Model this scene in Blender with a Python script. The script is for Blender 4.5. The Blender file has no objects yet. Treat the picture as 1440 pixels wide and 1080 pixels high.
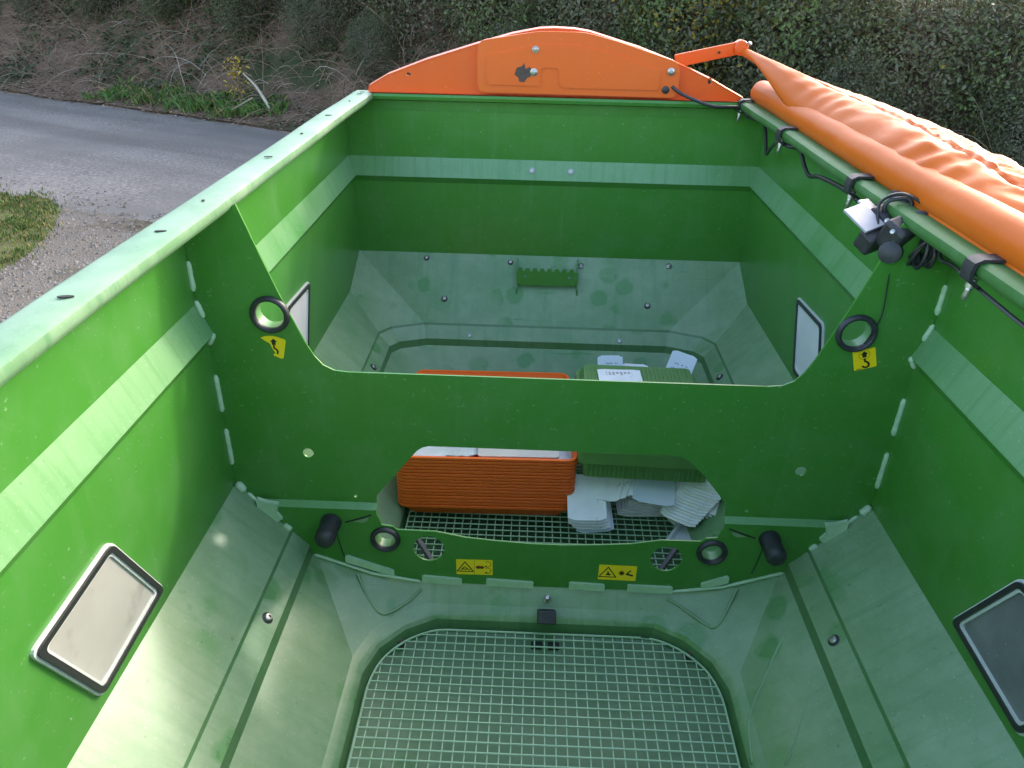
import bpy, math, random
import numpy as np
from mathutils import Vector, Matrix, noise
from mathutils.geometry import tessellate_polygon

random.seed(7)
rng = np.random.default_rng(7)
scene = bpy.context.scene
col = scene.collection
R = math.radians

# ------------------------------------------------------------------ camera
H0 = 1.60                      # height of the hopper rim datum above the ground
cam_d = bpy.data.cameras.new('camera')
cam = bpy.data.objects.new('camera', cam_d)
col.objects.link(cam)
cam_d.sensor_fit = 'HORIZONTAL'
cam_d.sensor_width = 36.0
cam_d.lens = 36.0 * 1066.55 / 1440.0
cam_d.clip_start = 0.02
cam_d.clip_end = 600.0
right = Vector((0.999174, 0.035338, 0.020061))
up = Vector((-0.034606, 0.481225, 0.875914))
fwd = Vector((-0.021300, 0.875884, -0.482051))
m = Matrix((right, up, -fwd)).transposed().to_4x4()
m.translation = Vector((-0.05686, 0.0, 0.35753 + H0))
cam.matrix_world = m
scene.camera = cam

# ------------------------------------------------------------------ light
SUN = Vector((0.150, 0.163, 0.113)).normalized()      # towards the sun
world = bpy.data.worlds.new('World')
scene.world = world
world.use_nodes = True
wn = world.node_tree
wn.nodes.clear()
wo = wn.nodes.new('ShaderNodeOutputWorld')
wb = wn.nodes.new('ShaderNodeBackground')
sky = wn.nodes.new('ShaderNodeTexSky')
sky.sky_type = 'NISHITA'
sky.sun_disc = False
sky.sun_elevation = math.asin(SUN.z)
sky.sun_rotation = math.atan2(SUN.x, SUN.y)
sky.altitude = 0
sky.air_density = 1.0
sky.dust_density = 2.5
sky.ozone_density = 0.0
wb.inputs['Strength'].default_value = 0.15
wn.links.new(sky.outputs['Color'], wb.inputs['Color'])
wn.links.new(wb.outputs['Background'], wo.inputs['Surface'])
sun_d = bpy.data.lights.new('sun', 'SUN')
sun_d.energy = 0.5
sun_d.angle = R(5.0)
sun_d.color = (1.0, 0.94, 0.86)
sun = bpy.data.objects.new('sun', sun_d)
col.objects.link(sun)
sun.rotation_euler = (-SUN).to_track_quat('-Z', 'Y').to_euler()
sun.location = (6, 6, 8)
vs = scene.view_settings
vs.view_transform = 'Standard'
vs.look = 'None'
vs.gamma = 1.0
vs.exposure = 2.35
vs.use_curve_mapping = False

# ------------------------------------------------------------------ helpers
def tag(o, label=None, cat=None, group=None, kind=None):
    if label: o['label'] = label
    if cat: o['category'] = cat
    if group: o['group'] = group
    if kind: o['kind'] = kind
    return o

def wloc(o):
    v = Vector((0, 0, 0))
    while o is not None:
        v = v + o.location
        o = o.parent
    return v

def empty(name, loc):
    o = bpy.data.objects.new(name, None)
    o.empty_display_size = 0.1
    col.objects.link(o)
    o.location = loc
    return o

class MB:
    """collects geometry in world coordinates (z measured from the datum dz)"""
    def __init__(self, dz=H0):
        self.v = []; self.f = []; self.mi = []; self.dz = dz; self.cur = 0
    def add(self, verts, faces, mi=None):
        b = len(self.v)
        self.v += [(p[0], p[1], p[2] + self.dz) for p in verts]
        self.f += [tuple(i + b for i in q) for q in faces]
        self.mi += [self.cur if mi is None else mi] * len(faces)
        return self
    def box(self, c, s, rot=None, mi=None):
        hx, hy, hz = s[0] / 2, s[1] / 2, s[2] / 2
        vs_ = [Vector((sx * hx, sy * hy, sz * hz)) for sz in (-1, 1) for sy in (-1, 1) for sx in (-1, 1)]
        if rot is not None: vs_ = [rot @ q for q in vs_]
        vs_ = [q + Vector(c) for q in vs_]
        return self.add(vs_, [(0, 2, 3, 1), (4, 5, 7, 6), (0, 1, 5, 4), (2, 6, 7, 3), (0, 4, 6, 2), (1, 3, 7, 5)], mi)
    def rings(self, rings, closed=True, caps=(True, True), mi=None):
        n = len(rings[0]); vs_ = [p for r_ in rings for p in r_]; fs = []
        m_ = n if closed else n - 1
        for i in range(len(rings) - 1):
            for j in range(m_):
                k = (j + 1) % n
                fs.append((i * n + j, i * n + k, (i + 1) * n + k, (i + 1) * n + j))
        if closed and caps[0]: fs.append(tuple(range(n - 1, -1, -1)))
        if closed and caps[1]: fs.append(tuple((len(rings) - 1) * n + j for j in range(n)))
        return self.add(vs_, fs, mi)
    def tube(self, pts, r, seg=8, mi=None, caps=True):
        pts = [Vector(p) for p in pts]
        rr = r if isinstance(r, (list, tuple)) else [r] * len(pts)
        rings = []; ref = None
        for i, p in enumerate(pts):
            t = (pts[min(i + 1, len(pts) - 1)] - pts[max(i - 1, 0)]).normalized()
            if ref is None:
                ref = Vector((0, 0, 1)) if abs(t.z) < .9 else Vector((1, 0, 0))
            a = t.cross(ref).normalized(); b = a.cross(t).normalized(); ref = b
            rings.append([p + (a * math.cos(2 * math.pi * k / seg) + b * math.sin(2 * math.pi * k / seg)) * rr[i] for k in range(seg)])
        return self.rings(rings, True, (caps, caps), mi)
    def lathe(self, c, axis, prof, seg=16, mi=None):
        """prof: list of (radius, distance along axis)"""
        ax = Vector(axis).normalized()
        a = ax.cross(Vector((0, 0, 1)) if abs(ax.z) < .9 else Vector((1, 0, 0))).normalized(); b = ax.cross(a)
        c = Vector(c)
        rings = [[c + ax * h + (a * math.cos(2 * math.pi * k / seg) + b * math.sin(2 * math.pi * k / seg)) * max(r_, 1e-5) for k in range(seg)] for r_, h in prof]
        return self.rings(rings, True, (True, True), mi)
    def plate(self, outline, holes, fn, thick, mi=None):
        """flat sheet: outline and holes in 2D; fn(u, w, d) -> 3D, d = 0 .. thick"""
        loops = [outline] + list(holes)
        tris = tessellate_polygon([[Vector((p[0], p[1], 0)) for p in lp] for lp in loops])
        flat = [p for lp in loops for p in lp]; n = len(flat)
        vs_ = [fn(p[0], p[1], 0) for p in flat] + [fn(p[0], p[1], thick) for p in flat]
        fs = [tuple(t) for t in tris] + [tuple(i + n for i in reversed(t)) for t in tris]
        k = 0
        for lp in loops:
            L = len(lp)
            for j in range(L):
                a, b = k + j, k + (j + 1) % L
                fs.append((a, b, b + n, a + n))
            k += L
        return self.add(vs_, fs, mi)
    def build(self, name, mats, parent=None, smooth=None, bevel=None, origin=None):
        me = bpy.data.meshes.new(name)
        V = np.array(self.v, dtype=float)
        if origin is None:
            lo, hi = V.min(0), V.max(0); og = Vector(((lo[0] + hi[0]) / 2, (lo[1] + hi[1]) / 2, lo[2]))
        else: og = Vector(origin)
        me.from_pydata((V - np.array(og)).tolist(), [], self.f)
        mats = mats if isinstance(mats, (list, tuple)) else [mats]
        for m_ in mats: me.materials.append(m_)
        if len(mats) > 1: me.polygons.foreach_set('material_index', self.mi)
        if smooth is not None:
            me.polygons.foreach_set('use_smooth', [True] * len(me.polygons))
            me.set_sharp_from_angle(angle=R(smooth))
        me.update()
        o = bpy.data.objects.new(name, me); col.objects.link(o)
        if parent is not None:
            o.parent = parent; o.location = og - wloc(parent)
        else: o.location = og
        if bevel:
            bm_ = o.modifiers.new('bevel', 'BEVEL'); bm_.width = bevel; bm_.segments = 2; bm_.limit_method = 'ANGLE'; bm_.angle_limit = R(35)
        return o

def circle(cx, cz, r, n=28, ry=None):
    return [(cx + r * math.cos(2 * math.pi * k / n), cz + (ry or r) * math.sin(2 * math.pi * k / n)) for k in range(n)]

def mirror_outline(half):
    return half + [(-p[0], *p[1:]) for p in reversed(half)]

# ------------------------------------------------------------------ materials
def nmat(name):
    m_ = bpy.data.materials.new(name); m_.use_nodes = True
    nt = m_.node_tree
    return m_, nt, nt.nodes['Principled BSDF']

def N(nt, t, **kw):
    n = nt.nodes.new(t)
    for k, v in kw.items():
        if k in n.inputs.keys(): n.inputs[k].default_value = v
        else: setattr(n, k, v)
    return n

def rgba(c): return (c[0], c[1], c[2], 1.0)

def noise_fac(nt, co, scale, detail=4, lo=.35, hi=.65, rough=.55):
    n = N(nt, 'ShaderNodeTexNoise'); n.inputs['Scale'].default_value = scale; n.inputs['Detail'].default_value = detail
    n.inputs['Roughness'].default_value = rough
    nt.links.new(co, n.inputs['Vector'])
    mr = N(nt, 'ShaderNodeMapRange'); mr.inputs['From Min'].default_value = lo; mr.inputs['From Max'].default_value = hi
    nt.links.new(n.outputs['Fac'], mr.inputs['Value'])
    return mr.outputs['Result'], n.outputs['Fac']

def mix(nt, fac, a, b):
    mx = N(nt, 'ShaderNodeMix', data_type='RGBA')
    for sock, val in ((mx.inputs[0], fac), (mx.inputs[6], a), (mx.inputs[7], b)):
        if hasattr(val, 'is_linked') or hasattr(val, 'links'): nt.links.new(val, sock)
        else: sock.default_value = rgba(val) if isinstance(val, tuple) else val
    return mx.outputs[2]

def math_n(nt, op, a, b=None):
    n = N(nt, 'ShaderNodeMath', operation=op)
    for i, val in enumerate((a, b)):
        if val is None: continue
        if hasattr(val, 'links'): nt.links.new(val, n.inputs[i])
        else: n.inputs[i].default_value = val
    return n.outputs[0]

def add_bump(nt, p, h, strength, dist):
    b = N(nt, 'ShaderNodeBump'); b.inputs['Strength'].default_value = strength; b.inputs['Distance'].default_value = dist
    nt.links.new(h, b.inputs['Height']); nt.links.new(b.outputs['Normal'], p.inputs['Normal'])

def pmat(name, c1, c2=None, scale=8.0, rough=.45, bump=0.0, bscale=60.0, bdist=.002, metal=0.0, lo=.35, hi=.65, coat=0.0, spec=.5, c3=None, s3=150.0, lo3=.62, hi3=.72):
    m_, nt, p = nmat(name)
    co = N(nt, 'ShaderNodeTexCoord').outputs['Object']
    out = None
    if c2 is not None:
        f_, _ = noise_fac(nt, co, scale, 5, lo, hi)
        out = mix(nt, f_, c1, c2)
    if c3 is not None:
        f3, _ = noise_fac(nt, co, s3, 3, lo3, hi3)
        out = mix(nt, f3, out if out is not None else c1, c3)
    if out is not None: nt.links.new(out, p.inputs['Base Color'])
    else: p.inputs['Base Color'].default_value = rgba(c1)
    p.inputs['Roughness'].default_value = rough
    p.inputs['Metallic'].default_value = metal
    p.inputs['Specular IOR Level'].default_value = spec
    p.inputs['Coat Weight'].default_value = coat
    p.inputs['Coat Roughness'].default_value = .15
    if bump:
        _, raw = noise_fac(nt, co, bscale, 4)
        add_bump(nt, p, raw, bump, bdist)
    return m_

def paint_mat(name, base, alt, dust, dust_amt=.11, rough=.26):
    """smooth enamel with a faint film, specks and fine runs of dust"""
    m_, nt, p = nmat(name)
    co = N(nt, 'ShaderNodeTexCoord').outputs['Object']
    f1, _ = noise_fac(nt, co, 2.2, 3, .3, .7)
    c = mix(nt, f1, base, alt)
    f2, raw = noise_fac(nt, co, 9.0, 6, .45, .8, .65)
    c = mix(nt, math_n(nt, 'MULTIPLY', f2, dust_amt), c, dust)
    # runs: noise squeezed vertically
    mp = N(nt, 'ShaderNodeMapping'); mp.inputs['Scale'].default_value = (38, 38, 2.2); nt.links.new(co, mp.inputs['Vector'])
    f3, _ = noise_fac(nt, mp.outputs['Vector'], 1.0, 3, .58, .80)
    c = mix(nt, math_n(nt, 'MULTIPLY', f3, dust_amt * .55), c, dust)
    f4, _ = noise_fac(nt, co, 120.0, 2, .68, .76)
    c = mix(nt, math_n(nt, 'MULTIPLY', f4, .45), c, dust)
    nt.links.new(c, p.inputs['Base Color'])
    r_ = math_n(nt, 'ADD', math_n(nt, 'MULTIPLY', raw, .06), rough + .01)
    nt.links.new(r_, p.inputs['Roughness'])
    p.inputs['Specular IOR Level'].default_value = .5
    fb, rb = noise_fac(nt, co, 3.0, 2)
    add_bump(nt, p, rb, .05, .01)
    return m_

def dusty_mat(name, clean, dust, dust2, amount=.78, spots=True):
    """paint under a film of dried fertiliser dust, washed off in drops and smears"""
    m_, nt, p = nmat(name)
    co = N(nt, 'ShaderNodeTexCoord').outputs['Object']
    f1, r1 = noise_fac(nt, co, 7.0, 8, .36, .64, .70)
    film = mix(nt, f1, dust, dust2)
    f2, r2 = noise_fac(nt, co, 2.6, 5, .50, .76, .6)
    keep = math_n(nt, 'SUBTRACT', amount, math_n(nt, 'MULTIPLY', f2, .52))
    if spots:
        # drops
        dn = N(nt, 'ShaderNodeTexNoise'); dn.inputs['Scale'].default_value = 14; nt.links.new(co, dn.inputs['Vector'])
        sc_ = N(nt, 'ShaderNodeVectorMath', operation='SCALE'); sc_.inputs['Scale'].default_value = .05
        nt.links.new(dn.outputs['Color'], sc_.inputs[0])
        ad = N(nt, 'ShaderNodeVectorMath', operation='ADD'); nt.links.new(co, ad.inputs[0]); nt.links.new(sc_.outputs[0], ad.inputs[1])
        v = N(nt, 'ShaderNodeTexVoronoi'); v.inputs['Scale'].default_value = 9.5; nt.links.new(ad.outputs[0], v.inputs['Vector'])
        mr = N(nt, 'ShaderNodeMapRange'); mr.inputs['From Min'].default_value = .34; mr.inputs['From Max'].default_value = .25
        nt.links.new(v.outputs['Distance'], mr.inputs['Value'])
        f3, _ = noise_fac(nt, co, 2.1, 2, .46, .53)
        dr = math_n(nt, 'MULTIPLY', mr.outputs['Result'], f3)
        keep = math_n(nt, 'SUBTRACT', keep, math_n(nt, 'MULTIPLY', dr, .42))
        # scuffs
        mp = N(nt, 'ShaderNodeMapping'); mp.inputs['Scale'].default_value = (5, 60, 60); mp.inputs['Rotation'].default_value = (.2, .5, .6)
        nt.links.new(co, mp.inputs['Vector'])
        f5, _ = noise_fac(nt, mp.outputs['Vector'], 1.0, 3, .62, .74)
        f6, _ = noise_fac(nt, co, 3.7, 2, .48, .60)
        keep = math_n(nt, 'SUBTRACT', keep, math_n(nt, 'MULTIPLY', math_n(nt, 'MULTIPLY', f5, f6), .35))
    cl = N(nt, 'ShaderNodeClamp'); nt.links.new(keep, cl.inputs['Value'])
    c = mix(nt, cl.outputs['Result'], clean, film)
    f7, _ = noise_fac(nt, co, 210.0, 2, .66, .74)
    c = mix(nt, math_n(nt, 'MULTIPLY', f7, .5), c, (dust2[0] * 1.5, dust2[1] * 1.35, dust2[2] * 1.5))
    f8, _ = noise_fac(nt, co, 75.0, 2, .70, .76)
    c = mix(nt, math_n(nt, 'MULTIPLY', f8, .45), c, (.07, .10, .06))
    # rub marks running down the slope, across x or y according to the way the sheet faces
    ge = N(nt, 'ShaderNodeNewGeometry'); sx_ = N(nt, 'ShaderNodeSeparateXYZ'); nt.links.new(ge.outputs['Normal'], sx_.inputs[0])
    st = []
    for k, scl in ((0, (3, 48, 3)), (1, (48, 3, 3))):
        mp2 = N(nt, 'ShaderNodeMapping'); mp2.inputs['Scale'].default_value = scl; nt.links.new(co, mp2.inputs['Vector'])
        fk, _ = noise_fac(nt, mp2.outputs['Vector'], 1.0, 5, .50, .74, .6)
        st.append(math_n(nt, 'MULTIPLY', fk, math_n(nt, 'POWER', math_n(nt, 'ABSOLUTE', sx_.outputs[k]), 2.0)))
    c = mix(nt, math_n(nt, 'MULTIPLY', math_n(nt, 'ADD', st[0], st[1]), .75), c, (clean[0] * 1.25, clean[1] * .95, clean[2] * 1.4))
    nt.links.new(c, p.inputs['Base Color'])
    rr = math_n(nt, 'ADD', math_n(nt, 'MULTIPLY', cl.outputs['Result'], .22), .20)
    nt.links.new(rr, p.inputs['Roughness'])
    add_bump(nt, p, r1, .10, .004)
    return m_

GREEN = (.052, .208, .028); GREEN2 = (.048, .196, .026); DUST = (.30, .42, .28)
M = {}
M['paint'] = paint_mat('green_enamel', GREEN, GREEN2, DUST)
M['dusty'] = dusty_mat('dusty_green_enamel', (.050, .225, .048), (.195, .292, .162), (.280, .375, .240))
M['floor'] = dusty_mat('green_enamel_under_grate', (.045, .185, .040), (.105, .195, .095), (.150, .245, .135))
M['rib'] = dusty_mat('lightly_dusty_green_enamel', (.045, .22, .035), (.17, .33, .16), (.21, .36, .20), .62, False)
M['rim'] = dusty_mat('weathered_pale_green_enamel', (.05, .19, .055), (.115, .220, .112), (.205, .315, .195), 1.0, False)
M['weld'] = pmat('pale_green_weld', (.36, .53, .33), (.46, .61, .42), 30, .5, .4, 120)
M['wire'] = pmat('green_coated_wire', (.36, .53, .35), (.43, .59, .40), 20, .4)
M['orange'] = paint_mat('orange_enamel', (.72, .100, .008), (.66, .090, .007), (.76, .28, .10), .07, .30)
M['orange_cap'] = paint_mat('orange_plastic_panel', (.74, .118, .008), (.68, .105, .007), (.78, .30, .10), .07, .34)
M['dusty_shade'] = dusty_mat('shaded_dusty_green_step', (.040, .150, .033), (.085, .185, .075), (.125, .225, .110), .75, False)  # dusty paint, darkened for the shade on step faces and recess walls
M['vinyl'] = pmat('orange_vinyl', (.62, .128, .010), (.55, .108, .008), 4, .40, .2, 14, .006, spec=.14)
M['vinyl_dark'] = pmat('orange_vinyl_seam', (.40, .07, .02), None, rough=.5)
M['tray_orange'] = pmat('orange_plastic', (.92, .140, .010), (.88, .130, .009), 6, .42)
M['tray_green'] = pmat('olive_green_plastic', (.105, .235, .065), (.135, .265, .085), 7, .45, .15, 70)
M['black'] = pmat('black_rubber', (.018, .018, .021), (.035, .035, .04), 40, .5, .2, 150)
M['cable'] = pmat('black_cable', (.022, .022, .025), None, rough=.42)
M['dark'] = pmat('dark_opening', (.02, .022, .02), None, rough=.8)
M['steel'] = pmat('zinc_steel', (.48, .47, .45), (.34, .33, .31), 60, .34, metal=.85)
M['alu'] = pmat('bare_aluminium', (.40, .40, .43), (.33, .33, .36), 14, .45, .1, 120, metal=.3)
M['yellow'] = pmat('yellow_sticker', (.95, .66, .012), (.92, .62, .01), 25, .35)
M['ink'] = pmat('black_print', (.012, .011, .01), None, rough=.5)
M['red'] = pmat('dark_red_print', (.20, .02, .012), None, rough=.5)
M['paper'] = pmat('white_card', (.90, .89, .89), (.82, .81, .80), 18, .55, .25, 60, c3=(.45, .43, .40), s3=45, lo3=.66, hi3=.8)
M['paper_edge'] = pmat('cream_card', (.87, .84, .78), (.78, .74, .67), 22, .6, .2, 60)
M['bluecard'] = pmat('pale_blue_card', (.62, .69, .76), (.70, .74, .78), 14, .5)
M['clear'] = pmat('milky_plastic', (.62, .66, .66), (.5, .54, .54), 12, .3)
M['beige'] = pmat('beige_card', (.60, .55, .49), (.5, .46, .42), 9, .6)
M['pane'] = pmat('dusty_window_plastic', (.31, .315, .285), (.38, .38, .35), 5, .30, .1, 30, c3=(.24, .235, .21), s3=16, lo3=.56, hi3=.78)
M['pane_dark'] = pmat('wet_dark_window_plastic', (.115, .122, .122), (.175, .182, .182), 9, .24, .15, 160, c3=(.5, .52, .52), s3=120, lo3=.72, hi3=.76)  # dark base carries the shade of the unlit right wall; specks are droplets
M['pane_sheen'] = pmat('pale_sheen_window_plastic', (.66, .67, .66), (.58, .59, .58), 7, .4)  # far panes: bright sheen of the grazing view put into the base colour
M['gasket'] = pmat('window_rubber_gasket', (.022, .023, .024), None, rough=.35)
M['gasket_lip'] = pmat('pale_window_edge', (.55, .58, .55), None, rough=.35)
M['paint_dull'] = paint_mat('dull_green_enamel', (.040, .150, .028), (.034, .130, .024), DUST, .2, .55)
M['rust'] = pmat('rusty_fastener', (.10, .06, .045), (.05, .04, .035), 80, .7)
M['frame'] = pmat('black_chassis', (.02, .02, .022), None, rough=.5)

# ------------------------------------------------------------------ hopper
YD, VE = 1.329, 1.317            # divider plane; distance from divider to either end wall
YF, YN = YD + VE, YD - VE
hop = empty('fertiliser_hopper', (0, YD, 0))
tag(hop, 'open green steel fertiliser hopper with two funnels and a cut-out divider plate', 'hopper')

# walls: (inset from the upper wall plane, z)
PROF = [(0, -.07), (0, -.222), (.025, -.284), (.0115, -.305), (.0115, -.645)]
def wall_corner(s, sx, end):
    x = sx * (.70 - s)
    y = (YF - s) if end > 0 else (YN + s)
    return x, y
def wall(name, which, zlast):
    prof = PROF[:-1] + [(.0115, zlast)]
    mb = MB()
    for (a, za), (b, zb) in zip(prof[:-1], prof[1:]):
        for off in (0, -.005):
            if which in (-1, 1):
                p = [(which * (.70 - a - off), YN + a + off, za), (which * (.70 - a - off), YF - a - off, za),
                     (which * (.70 - b - off), YF - b - off, zb), (which * (.70 - b - off), YN + b + off, zb)]
            else:
                e = 1 if which == 'far' else -1
                y = lambda s: (YF - s) if e > 0 else (YN + s)
                p = [(-(.70 - a - off), y(a + off), za), ((.70 - a - off), y(a + off), za),
                     ((.70 - b - off), y(b + off), zb), (-(.70 - b - off), y(b + off), zb)]
            rib = (za == -.222)
            mb.add(p, [(0, 1, 2, 3)], 1 if rib else 0)
    return mb.build(name, [M['paint'], M['rib']], hop)
wall('side_wall', -1, -.645)
wall('side_wall', 1, -.645)
far_wall = wall('end_wall', 'far', -.559)
wall('end_wall', 'near', -.559)

# rim flanges: closed section, extruded
FL = [(.603, -.034), (.598, -.024), (.600, -.014), (.609, -.0095), (.634, -.011), (.656, -.0095), (.668, -.015), (.676, -.028), (.712, -.088), (.712, -.125), (.7055, -.125), (.7055, -.092), (.696, -.088), (.640, -.052)]
for sx in (-1, 1):
    mb = MB()
    ys = [YN - .03] + [YN + .05 + k * .2 for k in range(13)] + [YF + .005]
    rings = []
    for y in ys:
        dx = .0012 * math.sin(y * 9.1); dz = .001 * math.sin(y * 6.3 + 1)
        rings.append([(sx * (x + dx), y, z + dz) for x, z in FL])
    mb.rings(rings)
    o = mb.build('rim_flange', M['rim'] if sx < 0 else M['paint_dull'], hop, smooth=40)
    if sx < 0: o['label'] = 'weathered pale green rim flange with small slots'
    if sx < 0:
        for (y, l, w) in ((.62, .020, .005), (.852, .020, .006), (1.113, .018, .005), (1.289, .007, .004), (1.636, .018, .005), (1.897, .008, .005), (2.16, .018, .004), (2.414, .007, .004), (2.56, .016, .003), (2.60, .016, .003)):
            s = MB(); s.plate(circle(-.629 + random.uniform(-.004, .004), y, w * .7 if l < .01 else w * .6, 14, l * .5 if l < .01 else l * .5), [], lambda u, w_, d: (u, w_, -.0098 + d), .0016)
            for i, p in enumerate(s.v):  # slots run across the flange
                if l > .01:
                    cx, cy = -.629, y; s.v[i] = (cx + (p[1] - cy), cy + (p[0] - cx) + (p[1] - cy) * .15, p[2])
            s.build('slot', M['dark'], o)
# end flanges
for e, y0 in ((1, YF), (-1, YN)):
    mb = MB()
    sec = [(-.030, -.032), (-.034, -.022), (-.030, -.014), (.028, -.014), (.034, -.03), (.034, -.07), (.006, -.07), (.006, -.04)]
    mb.rings([[(x, y0 + e * a, z) for a, z in sec] for x in (-.66, 0, .66)])
    mb.build('end_flange', M['paint'], hop, smooth=40)

# funnels
O_ = [(.577, 0, -.757), (.580, 1.035, -.757), (.545, 1.085, -.757), (.435, 1.129, -.757)]
I_ = [(.538, 0, -.800), (.540, 1.014, -.800), (.512, 1.053, -.800), (.422, 1.088, -.800)]
J_ = [(.533, 0, -.824), (.535, 1.010, -.824), (.508, 1.048, -.824), (.419, 1.083, -.824)]
SAD = [(0, 0, -.897), (.15, 0, -.896), (.28, 0, -.893), (.37, 0, -.881), (.46, 0, -.852)]
K_ = [(0, .062), (.12, .062), (.25, .062), (.315, .098), (.365, .155), (.388, .225), (.388, .790), (.365, .850), (.315, .910), (.25, .948), (0, .948)]
def funnel(e):
    Y = lambda v: YD + e * v
    P = lambda p: (p[0], Y(p[1]), p[2])
    mb = MB()
    A = (.6885, VE - .0115, -.559); B = (.6885, 1.123, -.645); D = (.6885, 0, -.645)
    mx = lambda p: (-p[0], p[1], p[2])
    for f in (lambda p: p, mx):
        mb.add([P(f(q)) for q in (B, D, O_[0], O_[1])], [(0, 1, 2, 3)])
        mb.add([P(f(q)) for q in (A, B, O_[1], O_[2], O_[3])], [(0, 1, 2), (0, 2, 3), (0, 3, 4)])
    mb.add([P(q) for q in (A, O_[3], mx(O_[3]), mx(A))], [(0, 1, 2, 3)])
    # inner trough
    rows = []
    half_top = SAD + [J_[0], J_[1], J_[2], J_[3]]
    def kz(pts, z, g): # ring with an inward offset g
        out = []
        for x, v in pts:
            cx, cv = 0, .505
            out.append((x - g * (1 if x > .2 else 0), v + (g if v < .3 else (-g if v > .7 else 0)), z))
        return out
    K0 = kz(K_, -.940, -.024); KR = [kz(K_, z, g) for g, z in ((-.011, -.949), (-.004, -.956), (.000, -.965), (.003, -.980), (.005, -1.000 if e < 0 else -1.02))]
    L1 = kz(K_, -1.014 if e < 0 else -1.06, .045); L2 = kz(K_, -1.032 if e < 0 else -1.10, .17)
    link = [(0, 0), (1, 1), (2, 2), (3, 3), (4, 4), (5, 5), (6, 6), (7, 7), (8, 9)]
    for f in (lambda p: p, mx):
        T = [P(f(q)) for q in half_top] + [P(f((0, J_[3][1], -.824)))]
        k0 = [P(f(q)) for q in K0]
        vs_ = T + k0; n = len(T); fs = []
        pairs = [0, 1, 2, 3, 4, 5, 6, 7, 9, 10]     # K index for each top index
        for i in range(n - 1):
            a, b = pairs[i], pairs[i + 1]
            if b == a + 1: fs.append((i, i + 1, n + b, n + a))
            else:
                fs.append((i, i + 1, n + b)); fs.append((i, n + b, n + a + 1)); fs.append((i, n + a + 1, n + a))
        mb.add(vs_, fs)
        rr = [[P(f(q)) for q in r_] for r_ in [K0] + KR + [L1, L2]]
        mb.rings(rr[:4], closed=False)
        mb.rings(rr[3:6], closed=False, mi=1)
        mb.rings(rr[5:], closed=False, mi=2)
        bot = [P(f(q)) for q in L2]
        mb.add(bot, [tuple(range(len(bot)))], 2)
    o = mb.build('funnel', [M['dusty'], M['dusty_shade'], M['floor']], hop, smooth=22)
    # stepped frame band round the trough
    fb = MB()
    for f in (lambda p: p, mx):
        g = .006
        for i in range(3):
            o1, o2, i1, i2, j1, j2 = O_[i], O_[i + 1], I_[i], I_[i + 1], J_[i], J_[i + 1]
            lo = lambda p, q: (p[0] + (q[0] - p[0]) * .10, p[1] + (q[1] - p[1]) * .10, p[2] - .007)
            a1, a2 = lo(o1, i1), lo(o2, i2)
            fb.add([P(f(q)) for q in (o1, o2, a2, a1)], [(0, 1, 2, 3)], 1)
            fb.add([P(f(q)) for q in (a1, a2, i2, i1)], [(0, 1, 2, 3)])
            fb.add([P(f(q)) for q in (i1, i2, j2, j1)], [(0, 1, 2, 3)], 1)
    q1 = O_[3]; q2 = I_[3]; q3 = J_[3]
    lo = (q1[0] + (q2[0] - q1[0]) * .10, q1[1] + (q2[1] - q1[1]) * .10, q1[2] - .007)
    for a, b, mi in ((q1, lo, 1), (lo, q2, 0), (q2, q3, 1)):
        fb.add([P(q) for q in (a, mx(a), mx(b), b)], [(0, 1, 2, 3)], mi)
    fr = fb.build('funnel_frame', [M['dusty'], M['dusty_shade']], o)
    return o, fr
fun_near, frame_near = funnel(-1)
fun_far, frame_far = funnel(1)

def bolt(c, axis, r, parent, washer=True, mats=None):
    mb = MB()
    if washer: mb.lathe(c, axis, [(r * 1.0, -.002), (r * 1.0, .0012), (r * .9, .002)], 18, 0)
    ax = Vector(axis).normalized(); c = Vector(c)
    mb.lathe(c + ax * .0018, axis, [(r * .68, 0), (r * .68, .0035), (r * .52, .0055), (r * .30, .0058), (r * .26, .0030)], 12, 1)
    return mb.build('bolt', mats or [M['black'], M['steel']], parent, smooth=35)
EN = Vector((0, -.198, .1795))
for p, r in (((-.441, 2.62, -.575), .010), ((-.367, 2.517, -.689), .011), ((-.136, 2.615, -.58), .010), ((.357, 2.515, -.69), .011)):
    bolt(p, EN, r, fun_far, True, [M['rust'], M['steel']])
for p in ((.434, 2.619, -.576), (.118, 2.612, -.582)):
    b = bolt(p, (0, -.45, .9), .012, fun_far, True, [M['steel'], M['steel']])
for p in ((-.51, 2.424, -.800), (-.271, 2.432, -.792), (.259, 2.430, -.793), (.503, 2.425, -.798)):
    bolt(p, EN, .0125, frame_far)
for x, y, pr in ((-.557, 2.151, frame_far), (.556, 2.165, frame_far), (-.557, 1.075, frame_near), (.557, 1.078, frame_near), (-.557, .62, frame_near), (.557, .62, frame_near)):
    bolt((x, y, -.782), (-x, 0, abs(x)), .0125, pr)
for x in (-.069, .064):
    bolt((x, YF - .0145, -.253), (0, -.9, .36), .010, far_wall, True, [M['steel'], M['steel']])

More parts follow.
